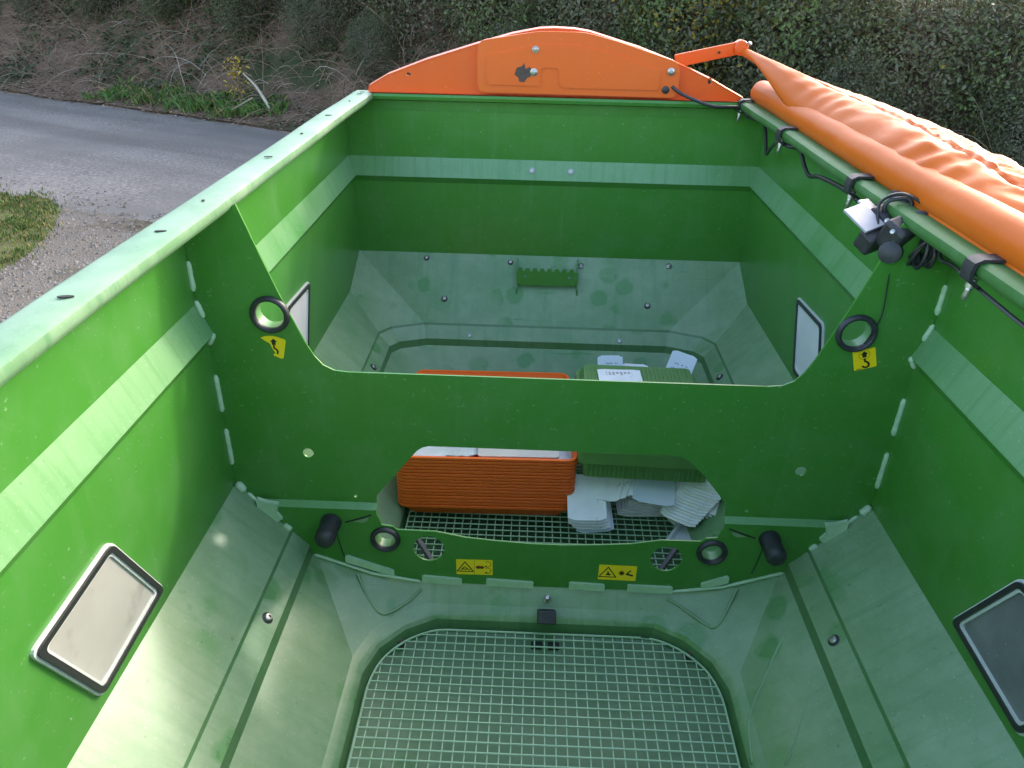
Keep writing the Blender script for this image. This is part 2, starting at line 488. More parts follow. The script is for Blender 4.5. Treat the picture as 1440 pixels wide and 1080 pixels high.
# pressed V swages in the saddle facets and side panel of the near funnel, laid on the sheet
def swage(pts, r, mat=None):
    P_ = [Vector(p) for p in pts]
    out = []
    for i in range(len(P_) - 1):
        p0 = P_[max(i - 1, 0)]; p1 = P_[i]; p2 = P_[i + 1]; p3 = P_[min(i + 2, len(P_) - 1)]
        for k in range(6):
            t = k / 6
            out.append(.5 * ((2 * p1) + (p2 - p0) * t + (2 * p0 - 5 * p1 + 4 * p2 - p3) * t * t + (3 * p1 - p0 - 3 * p2 + p3) * t ** 3))
    out.append(P_[-1])
    mb = MB(); mb.tube(out, r, 8)
    return mb.build('pressed_swage', mat or M['dusty'], fun_near, smooth=60)

# ------------------------------------------------------------------ divider plate
XZ = lambda y0: (lambda u, w, d: (u, y0 + d, w))
ZL = -.683
cutL = [(-.593, -.024), (-.580, -.063), (-.562, -.119), (-.538, -.189), (-.512, -.257), (-.496, -.297), (-.482, -.325), (-.466, -.345), (-.445, -.356), (-.417, -.359)]
cutR = [(-x, z) for x, z in reversed(cutL)]
openT = [(-.381, ZL), (-.380, -.663), (-.336, -.606), (-.298, -.556), (-.286, -.541), (-.275, -.533), (-.262, -.529), (0, -.529), (.250, -.529), (.270, -.533), (.290, -.545), (.322, -.578), (.363, -.630), (.379, -.656), (.381, ZL)]
wallL = [(-.650, ZL), (-.6885, -.6449), (-.6885, -.306), (-.6755, -.284), (-.6995, -.222), (-.6995, -.098), (-.66, -.066), (-.62, -.044)]
wallR = [(-x, z) for x, z in reversed(wallL)]
outline = cutL + cutR + wallR + list(reversed(openT)) + wallL
div = MB()
div.plate(outline, [circle(-.558, -.238, .029), circle(.560, -.237, .029), circle(-.519, -.557, .0115, 18), circle(.521, -.558, .0115, 18), circle(-.426, -.667, .004, 10), circle(.427, -.667, .004, 10)], XZ(YD - .002), .004)
YL = YD - .013
wavyL = [(-.381, -.694), (-.381, -.704), (-.376, -.716), (-.371, -.734), (-.347, -.737), (-.337, -.746), (-.251, -.747), (-.221, -.753), (-.184, -.761), (-.119, -.767), (-.036, -.772)]
wavyR = [(-x, z) for x, z in reversed(wavyL)]
base = [(.640, -.694), (.577, -.757), (.538, -.802), (.533, -.829), (.46, -.854), (.37, -.883), (.28, -.895), (.15, -.898), (-.15, -.898), (-.28, -.895), (-.37, -.883), (-.46, -.854), (-.533, -.829), (-.538, -.802), (-.577, -.757), (-.640, -.694)]
div.plate(wavyL + wavyR + base, [circle(-.365, -.773, .024, 24), circle(.364, -.774, .024, 24), circle(-.268, -.797, .0355), circle(.267, -.800, .0355)], XZ(YL - .002), .004)
for s in (-1, 1):
    for dy in (0, .004):
        div.add([(s * .650, YD - .002 + dy, ZL), (s * .381, YD - .002 + dy, ZL), (s * .381, YL - .002 + dy, -.694), (s * .640, YL - .002 + dy, -.694)], [(0, 1, 2, 3)], 1)
divider = div.build('divider_plate', [M['paint'], M['rib']], hop)
# rubber grommets with a sleeve
for x, z, ro, ri, y in ((-.558, -.238, .0385, .0275, YD), (.560, -.237, .0385, .0275, YD), (-.365, -.773, .034, .0225, YL), (.364, -.774, .034, .0225, YL)):
    mb = MB(); prof = []
    rm, rt = (ro + ri) / 2, (ro - ri) / 2
    rings = []
    for k in range(32):
        a = 2 * math.pi * k / 32
        ring = []
        for j in range(12):
            b = 2 * math.pi * j / 12
            rr = rm + rt * math.cos(b)
            ring.append((x + rr * math.cos(a), y - .004 + .0085 * math.sin(b) , z + rr * math.sin(a)))
        rings.append(ring)
    rings.append(rings[0])
    mb.rings(rings, True, (False, False), 0)
    n = 32
    r0 = [(x + (ri + .0005) * math.cos(2 * math.pi * k / n), y - .002, z + (ri + .0005) * math.sin(2 * math.pi * k / n)) for k in range(n)]
    r1 = [(x + (ri - .001) * math.cos(2 * math.pi * k / n), y + .022, z + (ri - .001) * math.sin(2 * math.pi * k / n)) for k in range(n)]
    mb.rings([r0, r1], True, (False, False), 1)
    mb.build('grommet', [M['black'], M['rib']], divider, smooth=50)
# lengths of weld where the divider meets the walls, and tabs at its foot
def bead(pts, r, flat=.7):
    mb = MB(); P_ = [Vector(p) for p in pts]; out = []; rr = []
    L = sum((b - a).length for a, b in zip(P_[:-1], P_[1:])); n = max(6, int(L / .006))
    for k in range(n + 1):
        t = k / n * (len(P_) - 1); i = min(int(t), len(P_) - 2); out.append(P_[i].lerp(P_[i + 1], t - i))
        rr.append(r * (1 + random.uniform(-.09, .09)) * (.55 if k in (0, n) else 1))
    mb.tube(out, rr, 8)
    return mb.build('weld_bead', M['weld'], divider, smooth=60)
yb = YD - .004
for s in (-1, 1):
    for a, b in (((.698, -.135), (.698, -.194)), ((.698, -.214), (.688, -.248)), ((.674, -.283), (.688, -.307)), ((.687, -.375), (.687, -.460)), ((.687, -.503), (.687, -.592))):
        bead([(s * a[0], yb, a[1]), (s * b[0], yb, b[1])], .0058)
    bead([(s * .685, yb - .002, -.640), (s * .668, yb - .004, -.660)], .009)
    bead([(s * .664, yb, -.668), (s * .60, YL - .004, -.728)], .004)
    bead([(s * .590, YL - .004, -.742), (s * .575, YL - .004, -.756)], .007)
    bead([(s * .53, YL - .004, -.826), (s * .40, YL - .006, -.874), (s * .29, YL - .006, -.893)], .0038)
    # pale filler patch in the corner
    mb = MB(); c = [(.640, -.672), (.618, -.680), (.596, -.683), (.600, -.706), (.590, -.722), (.600, -.730), (.622, -.716), (.640, -.696)]
    mb.plate([(s * p[0], p[1]) for p in (c if s > 0 else c[::-1])], [], XZ(YL - .008), .008)
    mb.build('corner_patch', M['weld'], divider, bevel=.002)
for (x0, z0), (x1, z1) in (((-.459, -.832), (-.350, -.870)), ((-.286, -.883), (-.194, -.889)), ((-.138, -.886), (-.029, -.890)), ((.053, -.886), (.135, -.889)), ((.187, -.887), (.290, -.888)), ((.353, -.872), (.413, -.849))):
    h = .010
    mb = MB(); mb.plate([(x0, z0 - .010), (x1, z1 - .010), (x1, z1 + h * .55), (x1 - .004, z1 + h * .8), (x0 + .004, z0 + h * .8), (x0, z0 + h * .55)], [], XZ(YL - .008), .007)
    mb.build('foot_tab', M['weld'], divider, bevel=.002)
# thin dark crack at the joint behind the foot plate, and the small pale notch
for s in (-1, 1):
    mb = MB(); mb.tube([(s * .392, YL - .003, -.707), (s * .43, YL - .003, -.722), (s * .452, YL - .003, -.730)], .0016, 6)
    mb.build('joint_gap', M['dark'], divider)
    mb = MB(); mb.plate([(s * .400, -.713), (s * .432, -.726), (s * .412, -.729), (s * .401, -.722)][::s], [], XZ(YL - .004), .002)
    mb.build('notch', M['dusty'], divider)
# rubber bumpers
for s in (-1, 1):
    mb = MB()
    c = Vector((s * .482, YL, -.728)); ax = Vector((s * .05, -1, -.10)).normalized()
    mb.lathe(c, ax, [(.020, -.002), (.023, .004), (.0225, .018), (.0205, .032), (.0225, .046), (.0225, .058), (.019, .066), (.010, .070), (.001, .071)], 20)
    mb.build('rubber_bumper', M['black'], divider, smooth=50)
    mb = MB(); mb.tube([(s * .474, YL - .002, -.757), (s * .470, YL - .003, -.79), (s * .462, YL - .003, -.832)], .0012, 5)
    mb.build('paint_crack', M['dark'], divider)

# stickers
def on_plane(y, c, ang, sc):
    ca, sa = math.cos(ang), math.sin(ang)
    return lambda u, w, d: (c[0] + (u * ca - w * sa) * sc, y - d, c[1] + (u * sa + w * ca) * sc)
def stroke(mb, pts, w, fn, mi, d0=.0009):
    for a, b in zip(pts[:-1], pts[1:]):
        a, b = Vector(a), Vector(b); t = (b - a).normalized(); n = Vector((-t.y, t.x)) * w / 2; e = t * w * .3
        q = [a - e + n, b + e + n, b + e - n, a - e - n]
        mb.add([fn(p.x, p.y, d0) for p in q], [(0, 1, 2, 3)], mi)
def blob(mb, pts, fn, mi, d0=.0009):
    tr = tessellate_polygon([[Vector((p[0], p[1], 0)) for p in pts]])
    mb.add([fn(p[0], p[1], d0) for p in pts], [tuple(t) for t in tr], mi)
def rrect(hx, hy, r, n=4):
    out = []
    for cx, cy, a0 in ((hx - r, hy - r, 0), (-hx + r, hy - r, 90), (-hx + r, -hy + r, 180), (hx - r, -hy + r, 270)):
        for k in range(n + 1):
            a = R(a0 + 90 * k / n); out.append((cx + r * math.cos(a), cy + r * math.sin(a)))
    return out
HOOK = [(.00, .02), (.00, -.10), (.10, -.17), (.16, -.26), (.14, -.37), (.05, -.42), (-.05, -.40), (-.11, -.33)]
ARROW = [(0, .40), (.17, .24), (.09, .24), (.09, .09), (-.09, .09), (-.09, .24), (-.17, .24)]
mb = MB(); fn = on_plane(YD - .0022, (.589, -.291), R(17), .044)
mb.plate(rrect(.48, .48, .05), [], fn, .0008, 0)
ring = circle(0, .23, .23, 20); stroke(mb, ring + ring[:1], .015, fn, 1)
blob(mb, ARROW, fn, 1); stroke(mb, HOOK, .085, fn, 1); stroke(mb, [(-.38, -.44), (-.18, -.44)], .03, fn, 1)
o = mb.build('lifting_point_sticker', [M['yellow'], M['ink']], divider)
mb = MB(); fn = on_plane(YD - .0022, (-.557, -.308), R(-3), .044)
mb.plate([(-.62, .42), (-.40, .52), (-.05, .55), (.46, .42), (.50, .34), (.34, -.52), (.25, -.56), (-.08, -.44), (-.10, -.36), (.0, -.30), (-.12, -.10), (-.22, .16), (-.40, .26), (-.56, .36)], [], fn, .0008, 0)
blob(mb, [(p[0] - .05, p[1] + .02) for p in ARROW], fn, 1); stroke(mb, [(p[0] - .05, p[1] + .06) for p in HOOK[:5]], .085, fn, 1)
o = mb.build('lifting_point_sticker', [M['yellow'], M['ink']], divider); o['label'] = 'torn yellow lifting hook sticker'
def tri_sign(mb, fn, cx):
    t = [(cx - .44, -.30), (cx + .44, -.30), (cx, .36)]
    stroke(mb, t + t[:1], .06, fn, 1)
mb = MB(); fn = on_plane(YL - .0022, (-.165, -.846), R(1), .0425)
mb.plate(rrect(.98, .52, .05), [], fn, .0008, 0)
tri_sign(mb, fn, -.50)
stroke(mb, [(-.74, -.20), (-.60, -.12), (-.50, -.17), (-.40, -.12), (-.26, -.20)], .06, fn, 1); stroke(mb, [(-.66, -.10), (-.52, .02), (-.38, -.10)], .05, fn, 1)
stroke(mb, [(0, -.50), (0, .50)], .015, fn, 1)
blob(mb, [(.08, .06), (.22, .12), (.34, .08), (.46, .12), (.46, -.12), (.30, -.08), (.20, -.12), (.08, -.06)], fn, 2)
blob(mb, [(.44, .07), (.56, 0), (.44, -.07)], fn, 1)
for cz in (.22, -.22):
    arc = [(.72 + .17 * math.cos(R(a)), cz + .19 * math.sin(R(a))) for a in range(-130, 131, 26)]
    arc = [(2 * .72 - p[0], p[1]) for p in arc] if False else arc
    stroke(mb, arc, .03, fn, 1); blob(mb, [(arc[0][0] - .08, arc[0][1]), (arc[0][0] + .05, arc[0][1] + .08), (arc[0][0] + .05, arc[0][1] - .08)], fn, 1)
o = mb.build('warning_sticker', [M['yellow'], M['ink'], M['red']], divider); o['label'] = 'yellow warning sticker with rotating arrows'
mb = MB(); fn = on_plane(YL - .0022, (.161, -.846), R(-.5), .0435)
mb.plate(rrect(.99, .50, .05), [], fn, .0008, 0)
tri_sign(mb, fn, -.50)
blob(mb, [(-.62, -.18), (-.52, -.02), (-.56, .10), (-.46, .04), (-.42, -.08), (-.30, -.14), (-.40, -.20)], fn, 1)
for k in range(6):
    a = math.pi * k / 6; stroke(mb, [(.22 - .15 * math.cos(a), -.15 * math.sin(a)), (.22 + .15 * math.cos(a), .15 * math.sin(a))], .04, fn, 2 if k % 2 else 1)
blob(mb, [(.42, -.10), (.80, -.20), (.84, -.10), (.56, -.02), (.72, .18), (.66, .22), (.48, .02)], fn, 1)
o = mb.build('warning_sticker', [M['yellow'], M['ink'], M['red']], divider); o['label'] = 'yellow warning sticker with hand and sparks'

# ------------------------------------------------------------------ windows in the side walls
W0 = [(.874, -.419), (.975, -.612), (.753, -.622), (.663, -.430)]
def round_poly(pts, r, n=4):
    out = []; L = len(pts)
    for i in range(L):
        p0, p1, p2 = Vector(pts[i - 1]), Vector(pts[i]), Vector(pts[(i + 1) % L])
        a = p1 + (p0 - p1).normalized() * r; b = p1 + (p2 - p1).normalized() * r
        for k in range(n + 1):
            t = k / n; q = a * (1 - t) ** 2 + p1 * 2 * t * (1 - t) + b * t * t; out.append((q.x, q.y))
    return out
def inset_poly(pts, d):
    c = Vector((sum(p[0] for p in pts) / len(pts), sum(p[1] for p in pts) / len(pts))); out = []; L = len(pts)
    area = sum(pts[i][0] * pts[(i + 1) % L][1] - pts[(i + 1) % L][0] * pts[i][1] for i in range(L)); sg = 1 if area > 0 else -1
    for i in range(L):
        p0, p1, p2 = Vector(pts[i - 1]), Vector(pts[i]), Vector(pts[(i + 1) % L])
        n1 = Vector((-(p1 - p0).y, (p1 - p0).x)).normalized() * sg; n2 = Vector((-(p2 - p1).y, (p2 - p1).x)).normalized() * sg
        bis = (n1 + n2).normalized(); out.append(tuple(p1 + bis * d / max(.3, bis.dot(n1))))
    return out
for s in (-1, 1):
    for far in (0, 1):
        pts = [(2 * YD - p[0], p[1]) if far else p for p in W0]
        fnw = lambda u, w, d, s=s: (s * (.6885 - d), u, w)
        outer = round_poly(pts, .016); mid = round_poly(inset_poly(pts, .004), .014); inn = round_poly(inset_poly(pts, .013), .012); inn2 = round_poly(inset_poly(pts, .018), .010)
        mb = MB()
        mb.plate(outer, [mid], fnw, .005, 1)
        mb.plate(mid, [inn], fnw, .009, 0)
        mb.plate(inn, [inn2], fnw, .006, 1)
        fr = mb.build('window_frame', [M['gasket'], M['gasket_lip']], hop, bevel=.001)
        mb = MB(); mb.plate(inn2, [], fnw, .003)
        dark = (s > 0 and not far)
        pn = mb.build('window_pane', M['pane_dark' if dark else ('pane_sheen' if far else 'pane')], fr)
        if dark: pn['label'] = 'dark wet window pane with dust specks'

# ------------------------------------------------------------------ step bracket on the far slope
br = empty('step_bracket', (0, 2.57, H0 - .64)); br.parent = hop; br.location = Vector((0, 2.57, H0 - .64)) - wloc(hop)
for x in (-.112, .104):
    mb = MB(); mb.plate([(2.612, -.560), (2.604, -.560), (2.560, -.600), (2.536, -.650), (2.536, -.672), (2.552, -.660), (2.616, -.588)], [], lambda u, w, d, x=x: (x + d, u, w), .004)
    mb.build('side_cheek', M['paint'], br)
mb = MB(); teeth = [(-.110, .012)]
for k in range(8):
    x0 = -.105 + k * .026; teeth += [(x0, .024), (x0 + .012, .024), (x0 + .016, .013), (x0 + .022, .013)]
teeth += [(.106, .012), (.106, -.030), (.090, -.036), (-.096, -.036), (-.110, -.030)]
mb.plate(teeth, [circle(-.08, -.006, .006, 10), circle(.076, -.006, .006, 10)], lambda u, w, d: (u, 2.545 + w * .12 + d, -.600 + w * 1.0), .004)
mb.build('step_tread', M['paint'], br)

# ------------------------------------------------------------------ orange end cover
ARCH = [(-.615, .004), (-.551, .040), (-.422, .088), (-.26, .138), (-.147, .170), (-.06, .187), (-.012, .190), (.05, .188), (.101, .181), (.262, .138), (.392, .094), (.5, .050), (.612, -.004)]
ec = MB()
sm = []
for i in range(len(ARCH) - 1):
    for k in range(4):
        t = k / 4; sm.append((ARCH[i][0] * (1 - t) + ARCH[i + 1][0] * t, ARCH[i][1] * (1 - t) + ARCH[i + 1][1] * t))
sm.append(ARCH[-1])
ol = [(-.618, -.012)] + sm + [(.618, -.012)]
ec.plate(ol[::-1], [circle(-.482, .044, .0075, 12, .005), circle(.496, .047, .006, 12, .011)], XZ(YF - .004), .003)
# turned top edge and foot flange
ec.rings([[(x, YF - .006, z + .001), (x, YF + .030, z + .004), (x, YF + .030, z), (x, YF - .006, z - .002)] for x, z in sm])
ec.add([(-.618, YF - .004, -.0105), (.618, YF - .004, -.0105), (.618, YF - .032, -.0105), (-.618, YF - .032, -.0105)], [(0, 1, 2, 3)])
ec.add([(-.618, YF - .004, -.0125), (.618, YF - .004, -.0125), (.618, YF - .032, -.0125), (-.618, YF - .032, -.0125)], [(0, 1, 2, 3)])
cover = ec.build('end_cover', M['orange'], hop)
cover['label'] = 'arched orange end cover plate'
PAN = round_poly([(-.255, .150), (-.06, .182), (.085, .182), (.19, .158), (.392, .100), (.392, -.004), (-.255, -.002)], .028, 5)
PAN_IN = round_poly([(-.225, .108), (-.05, .143), (.06, .143), (.17, .124), (.330, .072), (.330, .018), (.02, .018), (.008, .030), (.008, .076), (-.05, .078), (-.052, .022), (-.225, .022)], .012, 4)
pm = MB()
yp = YF - .034
pm.plate(PAN, [], lambda u, w, d: (u, yp + d, w), .029)
pan = pm.build('cover_panel', M['orange_cap'], cover, bevel=.007)
# embossed field
pm = MB(); pm.plate(PAN_IN, [], lambda u, w, d: (u, yp - .0048 + d, w), .006)
pm.build('embossed_field', M['orange_cap'], cover, bevel=.0042)
for p, r in (((-.070, .130), .011), ((-.073, .063), .012), ((.363, .075), .012)):
    bolt((p[0], yp - .0052, p[1]), (0, -1, 0), r, cover, True, [M['steel'], M['steel']])
mb = MB(); mb.lathe((.352, yp - .0005, .020), (0, -1, 0), [(.012, 0), (.012, .003), (.009, .0055), (.002, .006)], 18)
mb.build('rubber_plug', M['black'], cover, smooth=45)
mb = MB(); mb.plate([(-.135, .055), (-.128, .075), (-.112, .080), (-.104, .090), (-.101, .072), (-.086, .079), (-.080, .062), (-.084, .050), (-.094, .046), (-.104, .032), (-.120, .034), (-.122, .046)], [], lambda u, w, d: (u, yp - .0060 + d, w), .0012)
o = mb.build('torn_patch', M['rust'], cover); o['label'] = 'dark torn patch of missing orange film'

# ------------------------------------------------------------------ rail clamps with bolts, on the right rim
for k, y in enumerate((2.62, 2.134, 1.60, 1.095, .62)):
    mb = MB(); sec = [(.5905, -.040), (.588, -.025), (.591, -.010), (.603, -.0035), (.640, -.003), (.662, -.004), (.662, -.0075), (.640, -.0078), (.605, -.008), (.5965, -.0125), (.5945, -.025), (.5965, -.037), (.608, -.044), (.606, -.050)]
    w = .014
    mb.rings([[(x, y - w + j * w, z) for x, z in sec] for j in range(3)])
    cl = mb.build('rail_clamp', M['black'], hop, smooth=40)
    mb = MB(); mb.lathe((.604, y, -.038), (-.15, 0, -1), [(.007, 0), (.0075, .008), (.0075, .014), (.0045, .015), (.0055, .019), (.0045, .022), (.0055, .026), (.0045, .029), (.003, .034), (.001, .036)], 10)
    mb.build('clamp_bolt', M['steel'], cl, smooth=40)

# ------------------------------------------------------------------ grates
def make_grate(e, label):
    g = empty('floor_grate', (0, YD + e * .505, H0 - .982)); tag(g, label, 'grate', 'wire grates over the funnel outlets')
    half = [(.25, .080), (.310, .112), (.356, .165), (.374, .228), (.374, .790), (.356, .842), (.310, .900), (.25, .932)]
    poly = half + [(-x, v) for x, v in reversed(half)]
    rp = round_poly(poly, .03, 3)
    mb = MB(); pts = [(x, YD + e * v, -.980) for x, v in rp]
    mb.tube(pts + pts[:2], .0026, 6)
    mb.build('edge_wire', M['wire'], g, smooth=60)
    P2 = rp
    def span(axis, val):
        c = []
        for i in range(len(P2)):
            a, b = P2[i], P2[(i + 1) % len(P2)]
            if axis == 0: a, b = (a[1], a[0]), (b[1], b[0])   # crossing at v = val -> x
            if (a[0] - val) * (b[0] - val) < 0:
                t = (val - a[0]) / (b[0] - a[0]); c.append(a[1] + t * (b[1] - a[1]))
        return (min(c), max(c)) if len(c) >= 2 else None
    pitch = .0223
    v = .080 + pitch * .8
    while v < .930:
        s = span(0, v)
        if s:
            mb = MB(); j = random.uniform(-.0006, .0006)
            mb.tube([(s[0], YD + e * (v + j), -.9785), (s[1], YD + e * (v - j), -.9785)], .0018, 6)
            mb.build('wire', M['wire'], g, smooth=60)
        v += pitch
    x = -.3568
    while x < .370:
        s = span(1, x)
        if s:
            mb = MB(); j = random.uniform(-.0006, .0006)
            mb.tube([(x + j, YD + e * s[0], -.9825), (x - j, YD + e * s[1], -.9822)], .0014, 6)
            mb.build('wire', M['wire'], g, smooth=60)
        x += pitch
    # hinge eyes at the corners
    for s_ in (-1, 1):
        mb = MB(); mb.box((s_ * .325, YD + e * .118, -.992), (.018, .014, .026), Matrix.Rotation(R(30 * s_), 3, 'Z'))
        mb.build('hinge_block', M['rust'], g, bevel=.003)
        mb = MB(); mb.tube([(s_ * .350, YD + e * .112, -.962), (s_ * .332, YD + e * .094, -.958)], .0045, 8)
        mb.build('hinge_pin', M['rust'], g, smooth=50)
    return g
g_near = make_grate(-1, 'green wire floor grate lying bare, with a rubber latch at its edge')
g_far = make_grate(1, 'green wire floor grate carrying the trays and the white cards')
# latch of the near grate
mb = MB()
rot = Matrix.Rotation(R(-40), 3, 'X')
mb.box((.003, 1.268, -.944), (.042, .060, .030), rot, 0)
la = mb.build('rubber_latch', M['black'], g_near, bevel=.003)
mb = MB(); mb.box((.003, 1.266, -.929), (.030, .034, .010), rot); mb.build('latch_plate', M['frame'], la, bevel=.002)
mb = MB(); mb.lathe((.004, 1.300, -.922), (0, -.55, .8), [(.008, -.006), (.009, 0), (.009, .004), (.006, .006), (.006, .016), (.004, .018)], 10); mb.build('latch_bolt', M['steel'], la, smooth=40)
for k, x in enumerate((-.017, .022)):
    mb = MB(); mb.box((x, 1.238, -1.010), (.026, .016, .020)); mb.build('latch_stop', M['black'], la, bevel=.003)

# ------------------------------------------------------------------ chassis the hopper stands on
mb = MB(0)
for x in (-.42, .42): mb.box((x, YD, .30), (.10, 2.3, .12))
for y in (.45, 2.2): mb.box((0, y, .302), (.95, .08, .10))
for x in (-.42, .42):
    for y in (.45, 2.2): mb.box((x, y, .12), (.08, .08, .26)); mb.box((x, y, .006), (.2, .2, .012))
    for y in (.45, 2.2): mb.box((x, y, .38), (.07, .07, .12))
    mb.box((x * .76, YD, .41), (.06, 2.1, .22))
o = mb.build('chassis_frame', M['frame'], hop)

# pressed V swages in the saddle facets and the long one in the side panel of the near funnel
for pts, r in (([(-.432, 1.300, -.868), (-.408, 1.269, -.899), (-.380, 1.243, -.921), (-.357, 1.2455, -.931), (-.314, 1.2795, -.925), (-.288, 1.305, -.910)], .0034),
               ([(.280, 1.305, -.910), (.299, 1.296, -.915), (.357, 1.252, -.928), (.375, 1.2376, -.925), (.394, 1.2485, -.9135), (.432, 1.300, -.866)], .0034),
               ([(.511, 1.177, -.849), (.475, 1.1285, -.882), (.423, 1.050, -.9295), (.403, 1.006, -.948), (.393, .9285, -.957)], .0036),
               ([(.5146, 1.180, -.846), (.5251, 1.156, -.8365), (.5256, 1.073, -.836), (.514, 1.0295, -.846), (.465, .936, -.891), (.439, .90, -.914)], .0030)):
    swage([(a, b, c - .0008) for a, b, c in pts], r)
# black sealing strips behind the bare holes of the foot plate
for s in (-1, 1):
    mb = MB(); mb.box((s * .285, YD + .055, -.872), (.012, .14, .012), Matrix.Rotation(R(-38 * s), 3, 'Z') @ Matrix.Rotation(R(18), 3, 'X'))
    mb.build('sealing_strip', M['black'], divider, bevel=.002)

# ------------------------------------------------------------------ roll cover tarpaulin
tarp = empty('tarpaulin_cover', (.70, YD, H0)); tag(tarp, 'orange vinyl tarpaulin rolled back along the hopper rim with its swing arm', 'tarpaulin')
# lower roll
mb = MB(); rings = []
for i in range(150):
    y = 2.70 - i * .0195
    t = i / 149
    rr = .037 * min(1, .45 + i * .18)
    cx, cz = .669 - .004 * t, .011 + .004 * (1 - t)
    ring = []
    for j in range(28):
        a = 2 * math.pi * j / 28
        w = .0014 * noise.noise(Vector((y * 7 + math.sin(a), math.cos(a) * 2.2, 3.1))) + .0022 * max(0, 1 - i / 22) * math.sin(y * 90 + 3 * math.sin(a)) * (.5 + .5 * math.cos(a))
        ring.append((cx + (rr + w) * math.cos(a), y, cz + (rr + w) * math.sin(a)))
    rings.append(ring)
mb.rings(rings)
mb.build('rolled_cover', M['vinyl'], tarp, smooth=60)
# folded flap lying over the roll
SEC = [(.6665, -.012), (.650, .000), (.6465, .012), (.649, .028), (.657, .045), (.669, .060), (.684, .071), (.700, .077), (.716, .078), (.732, .074), (.750, .070), (.772, .069), (.796, .065), (.822, .056), (.846, .040), (.862, .016), (.866, -.012), (.852, -.030), (.820, -.030), (.775, -.005), (.72, .010), (.69, .012)]
def cr(pts, n):
    out = []; L = len(pts)
    for i in range(L):
        p0, p1, p2, p3 = (Vector(pts[(i + k) % L]) for k in (-1, 0, 1, 2))
        for k in range(n):
            t = k / n
            out.append(.5 * ((2 * p1) + (p2 - p0) * t + (2 * p0 - 5 * p1 + 4 * p2 - p3) * t * t + (3 * p1 - p0 - 3 * p2 + p3) * t ** 3))
    return out
S4 = cr(SEC, 4)
mb = MB(); rings = []; NY = 420
for i in range(NY):
    t = i / (NY - 1); y = 2.76 - t * 2.96
    # thin end rod at the far end growing into the full fold
    g = min(1.0, max(0.0, (i - 8) / 95.0)); g = g * g * (3 - 2 * g)
    ring = []
    lift = .030 * (1 - min(1, i / 210.0)) + .006 * math.sin(y * 5.0)
    for j, p in enumerate(S4):
        fx, fz = p.x, p.y
        ang = 2 * math.pi * j / len(S4)
        s_ = j / len(S4)
        top = max(0.0, min(1.0, (fz - .02) / .04))
        # creases: sharp diagonal folds on the outer sheet, fine gathers on the rounded hem
        q = Vector((y * 6.0 + fx * 22, fx * 16 - y * 3.0, fz * 8))
        n1 = 1 - abs(noise.noise(q)) * 2
        q2 = Vector((y * 17 - fx * 40, fx * 30, 1.7)); n2 = 1 - abs(noise.noise(q2)) * 2
        outer = 1 if fx > .735 else max(0, (fx - .69) / .045)
        hem = 1 - outer
        near = .35 + .65 * min(1, max(0, (2.3 - y) / 1.2))
        w = top * (outer * near * (.0075 * (n1 - .35) + .0060 * (n2 - .3) + .0012 * math.sin(y * 120 + fx * 160 + 6 * n1)) + hem * (.0042 * math.sin(y * 62 + 2.6 * math.sin(y * 9) + fz * 60) * (.5 + .9 * noise.noise(Vector((y * 3, 2, 5)))) + .003 * n1))
        # full section
        X = fx + .004 * math.sin(y * 4.2) + .010 * t - .03 * (1 - g); Z = fz * (1.10 - .16 * t) + lift * (.35 + .65 * top) + w
        t2 = min(1.0, max(0.0, (2.45 - y) / 1.5)); fr_ = max(0.0, min(1.0, (.735 - fx) / .07))
        X -= .017 * t2 * fr_; Z -= .036 * t2 * fr_ + .018 * t2 * (1 - fr_)
        # stitched groove along the hem
        if .722 < fx < .742 and fz > .05: Z -= .007
        # rod
        rr = .013 + .012 * g
        rx = .612 + .05 * min(1, i / 100); rz = .128 - .03 * min(1, i / 100)
        RX = rx + rr * math.cos(math.pi - ang) + .002 * math.sin(y * 70); RZ = rz + rr * math.sin(ang + math.pi * 1.2) * -1
        RX = rx - rr * math.cos(ang); RZ = rz + rr * math.sin(ang)
        ring.append((RX * (1 - g) + X * g, y, RZ * (1 - g) + Z * g))
    rings.append(ring)
mb.rings(rings)
flap = mb.build('folded_cover', M['vinyl'], tarp, smooth=70)
# swing arm
mb = MB()
a, b = Vector((.385, YF + .045, .098)), Vector((.606, 2.745, .140))
d = (b - a).normalized(); n = Vector((0, 0, 1)).cross(d).normalized(); u = d.cross(n)
def bar(mb, a, b, h, w):
    mb.rings([[p + u * h / 2 * s1 + n * w / 2 * s2 for s1, s2 in ((-1, -1), (-1, 1), (1, 1), (1, -1))] for p in (a, b)])
bar(mb, a, b, .040, .010)
mb.lathe(b - d * .004 - Vector((0, .02, 0)), (0, 1, 0), [(.020, 0), (.024, .004), (.024, .036), (.018, .042)], 16)
arm = mb.build('swing_arm', M['orange'], tarp, bevel=.003)
mb = MB(); mb.lathe(a + d * .15 - n * .007, -n, [(.004, 0), (.004, .0015)], 10); mb.build('hole', M['dark'], arm)
mb = MB(); mb.lathe(b + Vector((.018, -.02, .010)), (.3, -.4, 1), [(.008, 0), (.008, .006), (.005, .009)], 8); mb.build('bolt', M['steel'], arm)

